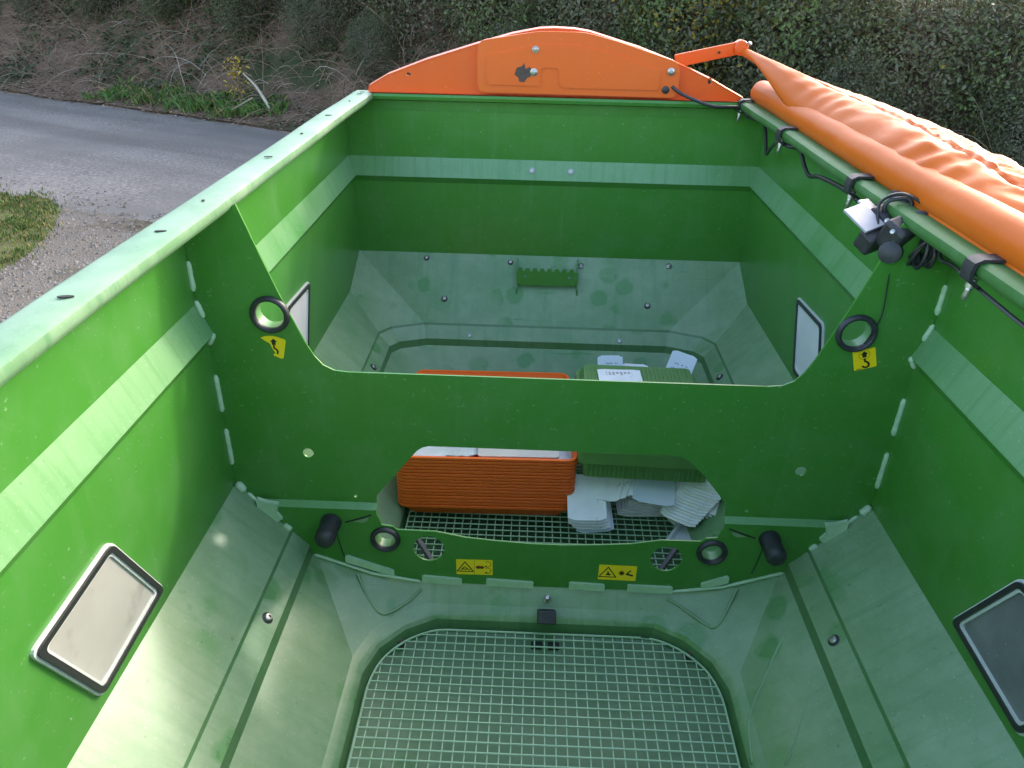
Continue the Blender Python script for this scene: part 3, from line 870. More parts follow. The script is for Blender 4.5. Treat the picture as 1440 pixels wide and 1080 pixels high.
# ------------------------------------------------------------------ cables
def smooth_line(pts, n=8):
    P_ = [Vector(p) for p in pts]; out = []
    for i in range(len(P_) - 1):
        p0 = P_[max(i - 1, 0)]; p1 = P_[i]; p2 = P_[i + 1]; p3 = P_[min(i + 2, len(P_) - 1)]
        for k in range(n):
            t = k / n
            out.append(.5 * ((2 * p1) + (p2 - p0) * t + (2 * p0 - 5 * p1 + 4 * p2 - p3) * t * t + (3 * p1 - p0 - 3 * p2 + p3) * t ** 3))
    out.append(P_[-1]); return out
mb = MB()
mb.tube(smooth_line([(.372, YF - .033, .030), (.40, 2.600, .012), (.448, 2.585, -.006), (.505, 2.58, -.022), (.56, 2.59, -.024), (.603, 2.605, -.028), (.625, 2.60, -.052), (.655, 2.53, -.060), (.655, 2.48, -.075), (.652, 2.425, -.125), (.640, 2.37, -.122), (.628, 2.29, -.085), (.612, 2.18, -.052), (.618, 2.12, -.050), (.645, 2.10, -.056), (.648, 2.04, -.088), (.640, 1.97, -.094), (.630, 1.88, -.074), (.628, 1.75, -.062), (.612, 1.64, -.050), (.612, 1.56, -.052), (.622, 1.48, -.056), (.622, 1.42, -.055)], 8), .0054, 8)
o = mb.build('power_cable', M['cable'], None, smooth=60); tag(o, 'thick black power cable looping under the rim clamps from the orange cover', 'cable')
mb = MB()
coil = []
for k in range(64):
    a_ = k / 64 * 2 * math.pi * 3.3
    coil.append((.632 + .010 * math.cos(a_ * .31) + .002 * math.sin(a_), 1.295 + .020 * math.cos(a_) + .006 * math.sin(a_ * .23), -.066 + .026 * math.sin(a_) - .004 * math.cos(a_ * .5)))
mb.tube(smooth_line([(.622, 1.42, -.050), (.628, 1.37, -.040), (.630, 1.335, -.045)] + coil + [(.632, 1.25, -.060), (.628, 1.20, -.055), (.612, 1.10, -.050), (.622, .95, -.062), (.628, .75, -.060), (.612, .62, -.050), (.625, .3, -.06), (.628, .08, -.06)], 4), .0034, 6)
o = mb.build('thin_cable', M['cable'], None, smooth=60); tag(o, 'thin black cable tied in a small coil below the right rim beside the work lamp', 'cable')

# ------------------------------------------------------------------ lamp unit clamped under the right rim
lamp = empty('work_lamp', (.60, 1.40, H0 - .08)); tag(lamp, 'small black work lamp with bare silver metal plates clamped to the right rim', 'lamp')
LR = (Matrix.Rotation(R(33), 3, 'Z') @ Matrix.Rotation(R(26), 3, 'X') @ Matrix.Rotation(R(-12), 3, 'Y'))
Lc = Vector((.553, 1.40, -.038))
def lbox(name, c, s, mat, bev=.002, rot=None):
    mb = MB(); mb.box(Lc + LR @ Vector(c), s, LR if rot is None else LR @ rot); return mb.build(name, mat, lamp, bevel=bev)
lbox('silver_plate', (0, 0, .002), (.048, .062, .005), M['alu'], .001)
lbox('silver_plate', (.036, .018, -.004), (.030, .046, .005), M['alu'], .001, Matrix.Rotation(R(14), 3, 'Y'))
lbox('lens_housing', (.010, -.034, -.024), (.060, .036, .040), M['black'], .006)
lbox('lamp_body', (.056, -.016, -.018), (.060, .060, .050), M['black'], .006)
lbox('bracket', (.088, .002, -.012), (.040, .046, .056), M['black'], .005, Matrix.Rotation(R(25), 3, 'Y'))
lbox('bracket_plate', (.026, -.016, -.012), (.026, .032, .006), M['alu'], .001, Matrix.Rotation(R(50), 3, 'X'))
mb = MB(); mb.lathe((.612, 1.372, -.052), (-1, -.35, .3), [(.020, -.020), (.023, -.006), (.023, .008), (.016, .014), (.006, .015)], 18); mb.build('pivot_knob', M['black'], lamp, smooth=45)
mb = MB(); mb.lathe((.612, 1.352, -.078), (-.8, -.6, .1), [(.015, -.012), (.019, -.004), (.019, .010), (.010, .012)], 16); mb.build('pivot_knob', M['black'], lamp, smooth=45)
mb = MB(); mb.box((.600, 1.350, -.052), (.052, .048, .056), LR); mb.build('mount_block', M['black'], lamp, bevel=.007)
mb = MB(); mb.lathe((.585, 1.330, -.078), (-.6, -.8, .2), [(.014, -.014), (.020, -.006), (.020, .008), (.012, .012)], 16); mb.build('pivot_knob', M['black'], lamp, smooth=45)
mb = MB(); mb.lathe((.628, 1.345, -.024), (-.5, -.6, .6), [(.012, -.014), (.017, -.004), (.017, .008), (.010, .012)], 16); mb.build('pivot_knob', M['black'], lamp, smooth=45)
for c in ((.578, 1.326, -.040), (.582, 1.366, -.032), (.592, 1.360, -.050)):
    mb = MB(); mb.lathe(c, (-.7, -.6, .5), [(.005, -.012), (.0055, .002), (.004, .005), (.001, .006)], 10); mb.build('bolt', M['steel'], lamp, smooth=40)
mb = MB(); sec = smooth_line([(.618, 1.415, -.048), (.594, 1.412, -.030), (.594, 1.41, -.008), (.62, 1.405, .000), (.632, 1.40, -.006), (.630, 1.395, -.03)], 5)
mb.tube(sec, .004, 7); mb.build('clamp_strap', M['black'], lamp, smooth=60)
mb = MB(); mb.tube(smooth_line([(.575, 1.385, -.045), (.585, 1.42, -.012), (.612, 1.40, .010), (.640, 1.36, -.004), (.634, 1.33, -.03), (.62, 1.34, -.06)], 7), .003, 6); mb.build('lead', M['cable'], lamp, smooth=60)
for dz_, dy_ in ((-.010, .02), (-.022, -.015)):
    mb = MB(); mb.tube(smooth_line([(.60, 1.37 + dy_, -.05), (.622, 1.345 + dy_, -.075 + dz_), (.640, 1.315 + dy_, -.055 + dz_), (.628, 1.29, -.038), (.612, 1.305, -.060 + dz_), (.630, 1.34, -.082 + dz_), (.645, 1.30, -.06)], 6), .0028, 6); mb.build('lead', M['cable'], lamp, smooth=60)
mb = MB(); mb.tube(smooth_line([(.60, 1.36, -.06), (.592, 1.327, -.12), (.596, 1.322, -.20), (.578, 1.324, -.26)], 6), [.0012] * 19, 5); mb.build('grease_run', M['dark'], lamp)

# ------------------------------------------------------------------ orange test trays, nested in a stack
def tray_mesh(w, d, h, taper, lip, t, mat, name):
    """open tray, origin at the centre of its base"""
    mb = MB(0)
    def ring(hx, hy, z, r): return [(p[0], p[1], z) for p in rrect(hx, hy, r, 3)]
    W, D = w / 2, d / 2
    wb, db = W - taper, D - taper
    rings = [ring(wb, db, 0, .02), ring(W - lip, D - lip, h - .0070, .022), ring(W, D, h - .0070, .026), ring(W, D, h - .001, .026), ring(W - .001, D - .001, h, .026),
             ring(W - lip - .002, D - lip - .002, h, .022), ring(W - lip - t, D - lip - t, h - .004, .02), ring(wb - t, db - t, t, .018)]
    mb.rings(rings)
    return mb
def place(mb, name, mat, loc, rz=0, rx=0, ry=0):
    me_o = mb.build(name, mat, None, smooth=35, origin=(0, 0, 0))
    me_o.location = loc; me_o.rotation_euler = (rx, ry, rz)
    return me_o
ty = 1.640 + .246
tm = tray_mesh(.482, .492, .048, .030, .0055, .003, None, 'tray')
first = None; NT = 16; pit = .01045
for k in range(NT):
    loc = (-.166 + random.uniform(-.0012, .0012), ty + random.uniform(-.0008, .0008), H0 - .9755 + k * pit)
    if first is None:
        o = place(tm, 'test_tray', M['tray_orange'], loc); first = o
    else:
        o = first.copy(); col.objects.link(o); o.location = loc
    o.rotation_euler = (0, 0, random.uniform(-.0015, .0015) + R(1.2))
    if k == 0: tag(o, 'lowest orange plastic tray of the stack, resting on the wire grate', 'tray', 'orange trays nested in a stack')
    elif k == NT - 1: tag(o, 'topmost orange plastic tray of the stack, holding papers and a beige box', 'tray', 'orange trays nested in a stack')
    else: tag(o, 'orange plastic tray nested inside the stack, only its rim showing', 'tray', 'orange trays nested in a stack')
ztop = H0 - .9755 + (NT - 1) * pit
# things lying in the top tray
mb = MB(0); n = 16; vs_ = []
for i in range(n):
    for j in range(n):
        x, y = -.100 + .2 * i / (n - 1), -.09 + .18 * j / (n - 1)
        vs_.append((x, y, .010 + .008 * noise.noise(Vector((x * 22, y * 22, 1))) + .006 * noise.noise(Vector((x * 60, y * 60, 4)))))
fs = [(i * n + j, (i + 1) * n + j, (i + 1) * n + j + 1, i * n + j + 1) for i in range(n - 1) for j in range(n - 1)]
mb.add(vs_, fs); top = len(vs_); mb.add([(v[0], v[1], v[2] - .002) for v in vs_], [tuple(reversed(q)) for q in fs])
o = place(mb, 'crumpled_bag', M['clear'], (-.270, ty - .115, ztop + .014), .1); tag(o, 'crumpled milky plastic bag lying in the top orange tray', 'bag')
mb = MB(0); mb.rings([[(p[0], p[1], z) for p in rrect(a, b, .008, 2)] for a, b, z in ((.10, .13, 0), (.105, .135, .024), (.108, .138, .024), (.108, .138, .027), (.098, .128, .027))])
o = place(mb, 'shallow_box', M['beige'], (-.080, ty - .080, ztop + .012), .03); tag(o, 'shallow beige card box lying in the top orange tray', 'box')
mb = MB(0); mb.rings([[(p[0], p[1], z) for p in rrect(a, b, .004, 2)] for a, b, z in ((.028, .06, 0), (.028, .06, .026), (.024, .056, .028))])
o = place(mb, 'grey_block', M['alu'], (.045, ty - .165, ztop + .006), .02); tag(o, 'small grey block lying beside the beige box in the orange tray', 'block')

# ------------------------------------------------------------------ white cards and green trays
cnt = [0]
def card(x, y, z, w, d, rz, tx=0, ty_=0, mat='paper', t=.003, curl=.0):
    mb = MB(0); pts = rrect(w / 2, d / 2, .008, 3)
    nx = 6; 
    # bent sheet: grid with rounded corners cut in the outline rows
    cols = []
    for i in range(nx + 1):
        u = -w / 2 + w * i / nx
        inset = .006 if i in (0, nx) else 0
        zc = curl * (u / (w / 2)) ** 2
        cols.append([(u, -d / 2 + inset, zc), (u, d / 2 - inset, zc), (u, d / 2 - inset, zc + t), (u, -d / 2 + inset, zc + t)])
    mb.rings(cols)
    return place(mb, 'card', M[mat], (x, y, H0 + z), rz, tx, ty_)
# hanging sheaf beside the orange trays
for k in range(5):
    o = card(.128 - k * .005 + random.uniform(-.004, .004), 1.668 - k * .004, -.945 + k * .013, .104, .130, random.uniform(-.06, .06) + (.12 if k == 0 else 0), R(34), 0, 'paper' if k else 'bluecard', .003, .004)
    tag(o, 'white card leaning in a loose sheaf beside the orange trays', 'card', 'cards leaning beside the orange trays')
for k in range(3):
    o = card(.168 + k * .022, 1.688 + k * .008, -.868 + k * .004, .088, .110, -.35 - .05 * k, R(26), R(-6), 'paper', .003, .003)
    tag(o, 'white card turned askew at the middle of the heap', 'card', 'cards askew in the middle of the heap')
o = card(.292, 1.672, -.866, .112, .105, -.10, R(24), R(5), 'bluecard', .003, .003); tag(o, 'pale blue card lying between the askew cards and the fanned cards', 'card')
# fanned pack
for k in range(15):
    o = card(.378 + k * .0056, 1.660 + k * .0035, -.900 + k * .0062, .100, .128, R(-24) + k * .012, R(30) - k * .004, R(8), 'paper' if k % 3 else 'paper_edge', .0026, .002)
    tag(o, 'cream-edged white card in the fanned pack under the green trays', 'card', 'cards in the fanned pack')
for k in range(12):
    o = card(.424 + k * .0022, 1.700 - k * .001, -.965 + k * .0085, .120, .150, R(-34) + k * .01 + random.uniform(-.03, .03), R(20), R(16) + random.uniform(-.03, .03), 'paper_edge' if k % 2 else 'paper', .003, .002)
    tag(o, 'cream card in the ragged pile sliding down behind the fanned pack', 'card', 'cards in the ragged pile')
for k in range(8):
    o = card(.275 + k * .004, 1.735, -.958 + k * .007, .150, .120, .1 + random.uniform(-.05, .05), R(12), 0, 'paper_edge', .003, .002)
    tag(o, 'white card lying in the low pile on the grate under the green trays', 'card', 'cards in the low pile on the grate')
mb = MB(0); mb.rings([[(p[0], p[1], z) for p in rrect(a, b, .012, 3)] for a, b, z in ((.050, .075, 0), (.056, .081, .014), (.058, .083, .014), (.058, .083, .016), (.050, .075, .016), (.046, .071, .004))])
o = place(mb, 'clear_tray', M['clear'], (.408, 1.600, H0 - .966), R(-32), 0, R(-10)); tag(o, 'shallow milky plastic tray at the foot of the ragged card pile', 'tray')

def ribbed_tray(w, d, h, taper, name, label, loc, flip, rz):
    t = empty(name, (loc[0], loc[1], loc[2]))
    tag(t, label, 'tray', 'green plastic trays')
    sg = -1 if flip else 1
    def build(mb, nm):
        o = mb.build(nm, M['tray_green'], None, smooth=35, origin=(0, 0, 0)); o.parent = t; return o
    def ring(a, b, z, r=.014): return [(p[0], p[1], z * sg) for p in rrect(a, b, r, 3)]
    W, D = w / 2, d / 2
    mb = MB(0)
    mb.rings([ring(W - taper, D - taper, 0), ring(W - .012, D - .012, h * .55), ring(W - .002, D - .002, h * .58), ring(W, D, h), ring(W - .005, D - .005, h), ring(W - .016, D - .016, h * .55), ring(W - taper - .003, D - taper - .003, .003)])
    build(mb, 'tray_body')
    mb = MB(0)
    nr = 26
    for k in range(nr):
        x = -W + taper + .012 + (w - 2 * taper - .024) * k / (nr - 1)
        mb.box((x, 0, -.0012 * sg), (.0055, d - 2 * taper - .03, .0030))
        for s_ in (-1, 1):
            ya, yb_ = s_ * (D - taper + .0006), s_ * (D - .0112)
            mb.add([(x - .003, ya, .003 * sg), (x + .003, ya, .003 * sg), (x + .003, yb_ , h * .53 * sg), (x - .003, yb_, h * .53 * sg),
                    (x - .0015, ya + s_ * .0022, .003 * sg), (x + .0015, ya + s_ * .0022, .003 * sg), (x + .0015, yb_ + s_ * .0022, h * .53 * sg), (x - .0015, yb_ + s_ * .0022, h * .53 * sg)],
                   [(4, 5, 6, 7), (0, 1, 5, 4), (1, 2, 6, 5), (2, 3, 7, 6), (3, 0, 4, 7)])
    o = build(mb, 'ribbing'); o['kind'] = 'stuff'
    t.rotation_euler = (0, 0, rz)
    return t
ribbed_tray(.36, .425, .088, .018, 'green_tray', 'olive green ribbed tray, upright, resting on the white cards', (.265, 1.842, H0 - .824), False, R(-2))
ribbed_tray(.36, .425, .050, .022, 'green_tray', 'olive green ribbed tray turned upside down on the other green tray', (.262, 1.842, H0 - .686), True, R(-1))
for (x, y, z, w, d, rz, rx, ry, mt, lb) in (
    (.208, 1.955, -.680, .125, .075, .02, 0, 0, 'paper', 'white printed slip lying on the upturned green tray'),
    (.196, 2.088, -.735, .078, .10, .08, R(52), 0, 'bluecard', 'pale blue card standing behind the upturned green tray, near its middle'),
    (.400, 2.085, -.745, .080, .16, -.42, R(48), R(8), 'bluecard', 'pale blue card standing at the far corner of the upturned green tray'),
    (.275, 2.11, -.765, .085, .09, -.05, R(40), 0, 'paper', 'low white card lying between the two standing blue cards')):
    o = card(x, y, z, w, d, rz, rx, ry, mt, .002, .002); tag(o, lb, 'card')
    if mt == 'bluecard' or 'slip' in lb:
        mb = MB(0)
        for r_ in range(3):
            x0 = -w * .40; y0 = d * (.25 - r_ * .10)
            for q in range(9):
                if random.random() < .8: mb.box((x0 + w * .09 * q, y0, .0026), (w * .06, .0022, .0004))
        l = mb.build('print_line', M['ink'] if 'slip' not in lb else M['red'], None, origin=(0, 0, 0)); l.parent = o; l['kind'] = 'stuff'
mb = MB(0); mb.rings([[(p[0], p[1], z) for p in rrect(a, b, .01, 3)] for a, b, z in ((.05, .08, 0), (.055, .085, .03), (.050, .08, .03))])
o = place(mb, 'clear_tray', M['clear'], (.088, 2.00, H0 - .835), .05, R(10)); tag(o, 'milky plastic tray wedged between orange stack and green trays', 'tray')

# ------------------------------------------------------------------ surroundings
FX, FY = -8.98, 13.07                 # a point on the far edge of the lane
DX, DY = .9025, -.4307                # along the lane
NX, NY_ = .4307, .9025                # across, away from the hopper
def lane(s, t, z=0.0): return (FX + DX * s + NX * t, FY + DY * s + NY_ * t, z)
def edge_n(s, k): return .10 * noise.noise(Vector((s * .9, k, 0))) + .05 * noise.noise(Vector((s * 3.1, k, 2)))

def ground_mat(name, stops, scale, rough=.95, bump=.6, bscale=140, bdist=.01, patch=None, streak=False):
    m_, nt, p = nmat(name)
    co = N(nt, 'ShaderNodeTexCoord').outputs['Object']
    f1, r1 = noise_fac(nt, co, scale, 8, .3, .7, .68)
    c = mix(nt, f1, stops[0], stops[1])
    f2, r2 = noise_fac(nt, co, bscale, 3, .45, .62)
    c = mix(nt, math_n(nt, 'MULTIPLY', f2, .75), c, stops[2])
    if patch:
        f3, _ = noise_fac(nt, co, patch[1], 5, .50, .64)
        c = mix(nt, f3, c, patch[0])
    if streak:   # wheel tracks and seams along the lane
        mp = N(nt, 'ShaderNodeMapping'); mp.vector_type = 'TEXTURE'; mp.inputs['Rotation'].default_value = (0, 0, math.atan2(DY, DX)); mp.inputs['Scale'].default_value = (9, .55, 1)
        nt.links.new(co, mp.inputs['Vector'])
        f4, _ = noise_fac(nt, mp.outputs['Vector'], 1.0, 5, .42, .62)
        c = mix(nt, math_n(nt, 'MULTIPLY', f4, .55), c, (stops[0][0] * .72, stops[0][1] * .72, stops[0][2] * .72))
        f5, _ = noise_fac(nt, co, 160.0, 2, .62, .70)
        c = mix(nt, math_n(nt, 'MULTIPLY', f5, .6), c, (.36, .34, .32))
    nt.links.new(c, p.inputs['Base Color']); p.inputs['Roughness'].default_value = rough
    p.inputs['Specular IOR Level'].default_value = .25
    add_bump(nt, p, r2, bump, bdist)
    return m_
M['asphalt'] = ground_mat('worn_asphalt', ((.118, .104, .092), (.182, .163, .146), (.27, .246, .222)), 1.1, .9, .8, 34, .012, ((.14, .128, .116), .45), True)
M['gravel'] = ground_mat('gravel_ground', ((.10, .085, .07), (.155, .13, .105), (.22, .195, .165)), 3.0, .95, .8, 70, .02, ((.10, .085, .06), 1.3))
M['soil'] = ground_mat('leaf_litter_soil', ((.095, .058, .036), (.145, .092, .060), (.21, .145, .095)), 2.2, 1, .9, 40, .03, ((.045, .055, .022), .9))
M['turf'] = ground_mat('mossy_turf', ((.07, .085, .022), (.11, .115, .03), (.15, .13, .05)), 4.0, 1, .8, 90, .02)

mb = MB(0); mb.add([(-150, -150, -.02), (150, -150, -.02), (150, 150, -.02), (-150, 150, -.02)], [(0, 1, 2, 3)])
o = mb.build('ground', M['gravel'], None); o['kind'] = 'structure'
def strip(name, mat, t0, t1, s0, s1, ds, z, rag0, rag1, nt_=2, hf=None):
    mb = MB(0); n = int((s1 - s0) / ds); rows = []
    for i in range(n + 1):
        s = s0 + i * ds; a = t0 + rag0 * edge_n(s, 1.3) * 2; b = t1 + rag1 * edge_n(s, 7.7) * 2
        rows.append([lane(s, a + (b - a) * k / nt_, (z if hf is None else z + hf(s, a + (b - a) * k / nt_))) for k in range(nt_ + 1)])
    mb.rings(rows, closed=False)
    o = mb.build(name, mat, None, smooth=80); o['kind'] = 'structure'; return o
strip('road', M['asphalt'], -4.2, .15, -35, 60, .2, -.034, 1.0, .1, 26, lambda s, t: .050 * max(0, 1 - ((t + 1.9) / 2.25) ** 2) + .010 * noise.noise(Vector((s * 1.7, t * 2.5, 8))) + .006 * noise.noise(Vector((s * 6, t * 6, 1))))
def bank_h(s, t):
    k = 1 + .22 * noise.noise(Vector((s * .35, 4, 0)))
    b = 1.75 * k / (1 + math.exp(-(t - 1.55) / .38)) - .03
    r_ = .12 * noise.noise(Vector((s * 1.3, t * 1.5, 3))) + .06 * noise.noise(Vector((s * 4, t * 4, 6)))
    return max(0.0, b) + r_ * min(1, max(0, t - .05) * 1.2)
strip('bank', M['soil'], -.06, 9.0, -22, 40, .2, .012, .5, 0, 46, bank_h)
# turf patch on the near verge
mb = MB(0); ctr = []
pts = [(-6.6, 7.9), (-5.28, 7.26), (-4.70, 6.85), (-4.25, 6.4), (-3.95, 5.97), (-3.85, 5.3), (-3.9, 4.7), (-3.65, 4.2), (-3.8, 3.2), (-9.5, 3.2), (-9, 7.6)]
pp = [(p[0] + random.uniform(-.1, .1), p[1] + random.uniform(-.1, .1)) for p in pts]
mb.plate(pp, [], lambda u, w, d: (u, w, -.022 + d), .005)
o = mb.build('verge', M['turf'], None); o['kind'] = 'structure'

def inside(p, poly):
    c = False; n = len(poly); j = n - 1
    for i in range(n):
        if ((poly[i][1] > p[1]) != (poly[j][1] > p[1])) and (p[0] < (poly[j][0] - poly[i][0]) * (p[1] - poly[i][1]) / (poly[j][1] - poly[i][1]) + poly[i][0]): c = not c
        j = i
    return c

def stuff_mesh(name, V, F, mi, mats, label=None, cat=None):
    me = bpy.data.meshes.new(name); me.from_pydata(V, [], F)
    for m_ in mats: me.materials.append(m_)
    me.polygons.foreach_set('material_index', mi); me.update()
    o = bpy.data.objects.new(name, me); col.objects.link(o); o['kind'] = 'stuff'
    if label: o['label'] = label; o['category'] = cat
    return o

def flat(name, c, rough=.8, trans=0.0):  # trans: share of light passing through a thin leaf
    m_, nt, p = nmat(name)
    oi = N(nt, 'ShaderNodeTexCoord').outputs['Object']
    f, _ = noise_fac(nt, oi, 3.0, 3, .3, .7)
    cc = mix(nt, f, (c[0] * .78, c[1] * .78, c[2] * .78), (c[0] * 1.2, c[1] * 1.2, c[2] * 1.2))
    nt.links.new(cc, p.inputs['Base Color']); p.inputs['Roughness'].default_value = rough; p.inputs['Specular IOR Level'].default_value = .3 if rough > .45 else .6
    if trans:
        tb = N(nt, 'ShaderNodeBsdfTranslucent'); nt.links.new(cc, tb.inputs['Color'])
        ms = N(nt, 'ShaderNodeMixShader'); ms.inputs[0].default_value = trans
        out = nt.nodes['Material Output']
        nt.links.new(p.outputs[0], ms.inputs[1]); nt.links.new(tb.outputs[0], ms.inputs[2]); nt.links.new(ms.outputs[0], out.inputs['Surface'])
    return m_
PEB = [flat('pebble_grey', (.17, .155, .14)), flat('pebble_tan', (.19, .155, .12)), flat('pebble_dark', (.10, .085, .072)), flat('pebble_pale', (.235, .21, .185))]
# gravel stones on the verge
V = []; F = []; MI = []
def stone(x, y, z, r):
    b = len(V)
    for k in range(5):
        a = 2 * math.pi * (k + random.random() * .5) / 5; V.append((x + r * math.cos(a) * random.uniform(.7, 1.1), y + r * math.sin(a) * random.uniform(.7, 1.1), z))
    V.append((x + r * random.uniform(-.3, .3), y + r * random.uniform(-.3, .3), z + r * random.uniform(.5, .9)))
    k0 = random.choices((0, 1, 2, 3), (4, 4, 2, 2))[0]
    for k in range(5): F.append((b + k, b + (k + 1) % 5, b + 5)); MI.append(k0)
for _ in range(24000):
    x = random.uniform(-7.2, -1.2); y = random.uniform(2.8, 8.6)
    t = (x - FX) * NX + (y - FY) * NY_; s = (x - FX) * DX + (y - FY) * DY
    lim = -3.95 + .55 * edge_n(s, 1.3) * 2
    if t > lim + .7: continue
    if t > lim and random.random() < .55 + .55 * (t - lim): continue
    ins = inside((x, y), pp)
    if ins and random.random() < .72: continue
    stone(x, y, -.020 if t < lim else -.006, random.uniform(.006, .019))
stuff_mesh('gravel_stones', V, F, MI, PEB, 'loose grey and tan gravel stones between lane and grass', 'gravel')
# grass
GR = [flat('grass_green', (.085, .135, .024)), flat('grass_dry', (.21, .18, .06)), flat('grass_dark', (.05, .095, .02)), flat('weed_green', (.075, .17, .035))]
def tufts(name, spots, n, hmin, hmax, weights, label):
    V = []; F = []; MI = []
    for (x, y, z) in spots:
        for _ in range(n):
            a = random.uniform(0, 6.28); h = random.uniform(hmin, hmax); l = random.uniform(.2, .9) * h; w = random.uniform(.003, .007)
            ox, oy = random.gauss(0, .05), random.gauss(0, .05)
            b = len(V); px, py = -math.sin(a) * w, math.cos(a) * w
            V.extend([(x + ox + px, y + oy + py, z - .02), (x + ox - px, y + oy - py, z - .02), (x + ox + math.cos(a) * l * .4 - px * .7, y + oy + math.sin(a) * l * .4 - py * .7, z + h * .65), (x + ox + math.cos(a) * l, y + oy + math.sin(a) * l, z + h * .9)])
            k0 = random.choices((0, 1, 2, 3), weights)[0]
            F.extend([(b, b + 1, b + 2), (b, b + 2, b + 3)]); MI.extend([k0, k0])
    return stuff_mesh(name, V, F, MI, GR, label, 'grass')
sp = []
while len(sp) < 2300:
    x, y = random.uniform(-8.5, -3.5), random.uniform(3.2, 7.9)
    if inside((x, y), pp) and noise.noise(Vector((x * 1.6, y * 1.6, 0))) > -.18: sp.append((x, y, -.01))
tufts('verge_grass', sp, 16, .012, .04, (5, 4, 2, 1), 'short yellowish grass on the gravel verge beside the lane')
sp = []
for _ in range(900):
    s = random.uniform(0, 22); t = random.gauss(.42, .20)
    if t < .0 or t > 1.1: continue
    if noise.noise(Vector((s * .55, 9, 0))) < (.12 if s < 3 else -.15): continue
    p = lane(s, t); sp.append((p[0], p[1], bank_h(s, t) + .01))
tufts('roadside_grass', sp, 16, .05, .17, (5, 2, 4, 5), 'green grass tufts along the foot of the hedge bank')
# fallen leaves
LV = [flat('leaf_brown', (.15, .085, .045)), flat('leaf_russet', (.19, .10, .06)), flat('leaf_pale', (.30, .23, .16)), flat('leaf_dark', (.06, .04, .028))]
V = []; F = []; MI = []
for _ in range(9000):
    s = random.uniform(-4, 24); t = abs(random.gauss(0, .75)) - .30
    if t < 0 and random.random() < .6: continue
    p = lane(s, t); z = (bank_h(s, t) if t > -.05 else .01) + random.uniform(.012, .03)
    a = random.uniform(0, 6.28); l = random.uniform(.018, .042); w = l * .6; b = len(V); ti = random.uniform(-.4, .4)
    ca, sa = math.cos(a), math.sin(a)
    for u, v_, h in ((-l, 0, 0), (0, -w, .004), (l, 0, l * ti), (0, w, .006)): V.append((p[0] + u * ca - v_ * sa, p[1] + u * sa + v_ * ca, z + h))
    k0 = random.choices((0, 1, 2, 3), (4, 3, 2, 3))[0]
    F.extend([(b, b + 1, b + 2), (b, b + 2, b + 3)]); MI.extend([k0, k0])
stuff_mesh('fallen_leaves', V, F, MI, LV, 'brown fallen leaves scattered on the bank and lane edge', 'leaves')
# ivy and low weeds creeping over the bank
IV = [flat('ivy_dark', (.055, .085, .035), .5, .3), flat('ivy_green', (.085, .14, .045), .5, .3), flat('ivy_grey', (.13, .145, .09), .6, .3), flat('bramble_leaf', (.17, .10, .055), .7, .3)]
V = []; F = []; MI = []
for _ in range(38000):
    s = random.uniform(-5, 22); t = random.uniform(.5, 3.2)
    g = noise.noise(Vector((s * .9, t * 1.4, 21))) + .45 * noise.noise(Vector((s * 2.7, t * 3, 5)))
    if g < (.08 if t < 1.3 else -.40): continue
    p = lane(s, t); z = bank_h(s, t) + random.uniform(.01, .16)
    a = random.uniform(0, 6.28); l = random.uniform(.02, .045); b = len(V); ca, sa = math.cos(a), math.sin(a); ti = random.uniform(-.7, .7); tj = random.uniform(-.7, .7)
    for u, v_ in ((-l, 0), (0, -l * .7), (l, 0), (0, l * .7)): V.append((p[0] + u * ca - v_ * sa, p[1] + u * sa + v_ * ca, z + u * ti + v_ * tj))
    F.append((b, b + 1, b + 2, b + 3)); MI.append(random.choices((0, 1, 2, 3), (4, 4, 3, 1.5))[0])
stuff_mesh('bank_ivy', V, F, MI, IV, 'ivy and low green weeds creeping over the hedge bank', 'ivy')
# dead bramble stems on the bank
M['stem'] = flat('dead_stem', (.25, .165, .11)); M['stem2'] = flat('dark_stem', (.15, .095, .065)); M['stem3'] = flat('bleached_stem', (.40, .33, .26))
V = []; F = []; MI = []
def stem(p0, d0, L, r, k0, droop):
    n = 6; p = Vector(p0); d = Vector(d0).normalized(); pts = [p.copy()]
    for i in range(n):
        d = (d + Vector((random.gauss(0, .12), random.gauss(0, .12), -droop + random.gauss(0, .08)))).normalized(); p = p + d * L / n; pts.append(p.copy())
    b = len(V)
    for i, q in enumerate(pts):
        rr = r * (1 - .7 * i / n)
        for k in range(3):
            a = 2 * math.pi * k / 3; V.append((q.x + rr * math.cos(a), q.y + rr * math.sin(a) * .7, q.z + rr * math.sin(a) * .7))
    for i in range(n):
        for k in range(3):
            F.append((b + i * 3 + k, b + i * 3 + (k + 1) % 3, b + i * 3 + 3 + (k + 1) % 3, b + i * 3 + 3 + k)); MI.append(k0)
for _ in range(2300):
    s = random.uniform(-5, 17); t = random.uniform(.55, 2.3)
    if s > 11 and random.random() < .55: continue
    p = lane(s, t); a = random.uniform(0, 6.28)
    stem((p[0], p[1], bank_h(s, t) - .03), (math.cos(a) - NX * .5, math.sin(a) * .6 - NY_ * .6, random.uniform(.3, 1.3)), random.uniform(.35, 1.15), random.uniform(.003, .008), random.choices((0, 1, 2), (6, 5, .5))[0], .22)
stuff_mesh('bramble_stems', V, F, MI, [M['stem'], M['stem2'], M['stem3']], 'tangle of dead brown bramble stems on the bank', 'brambles')

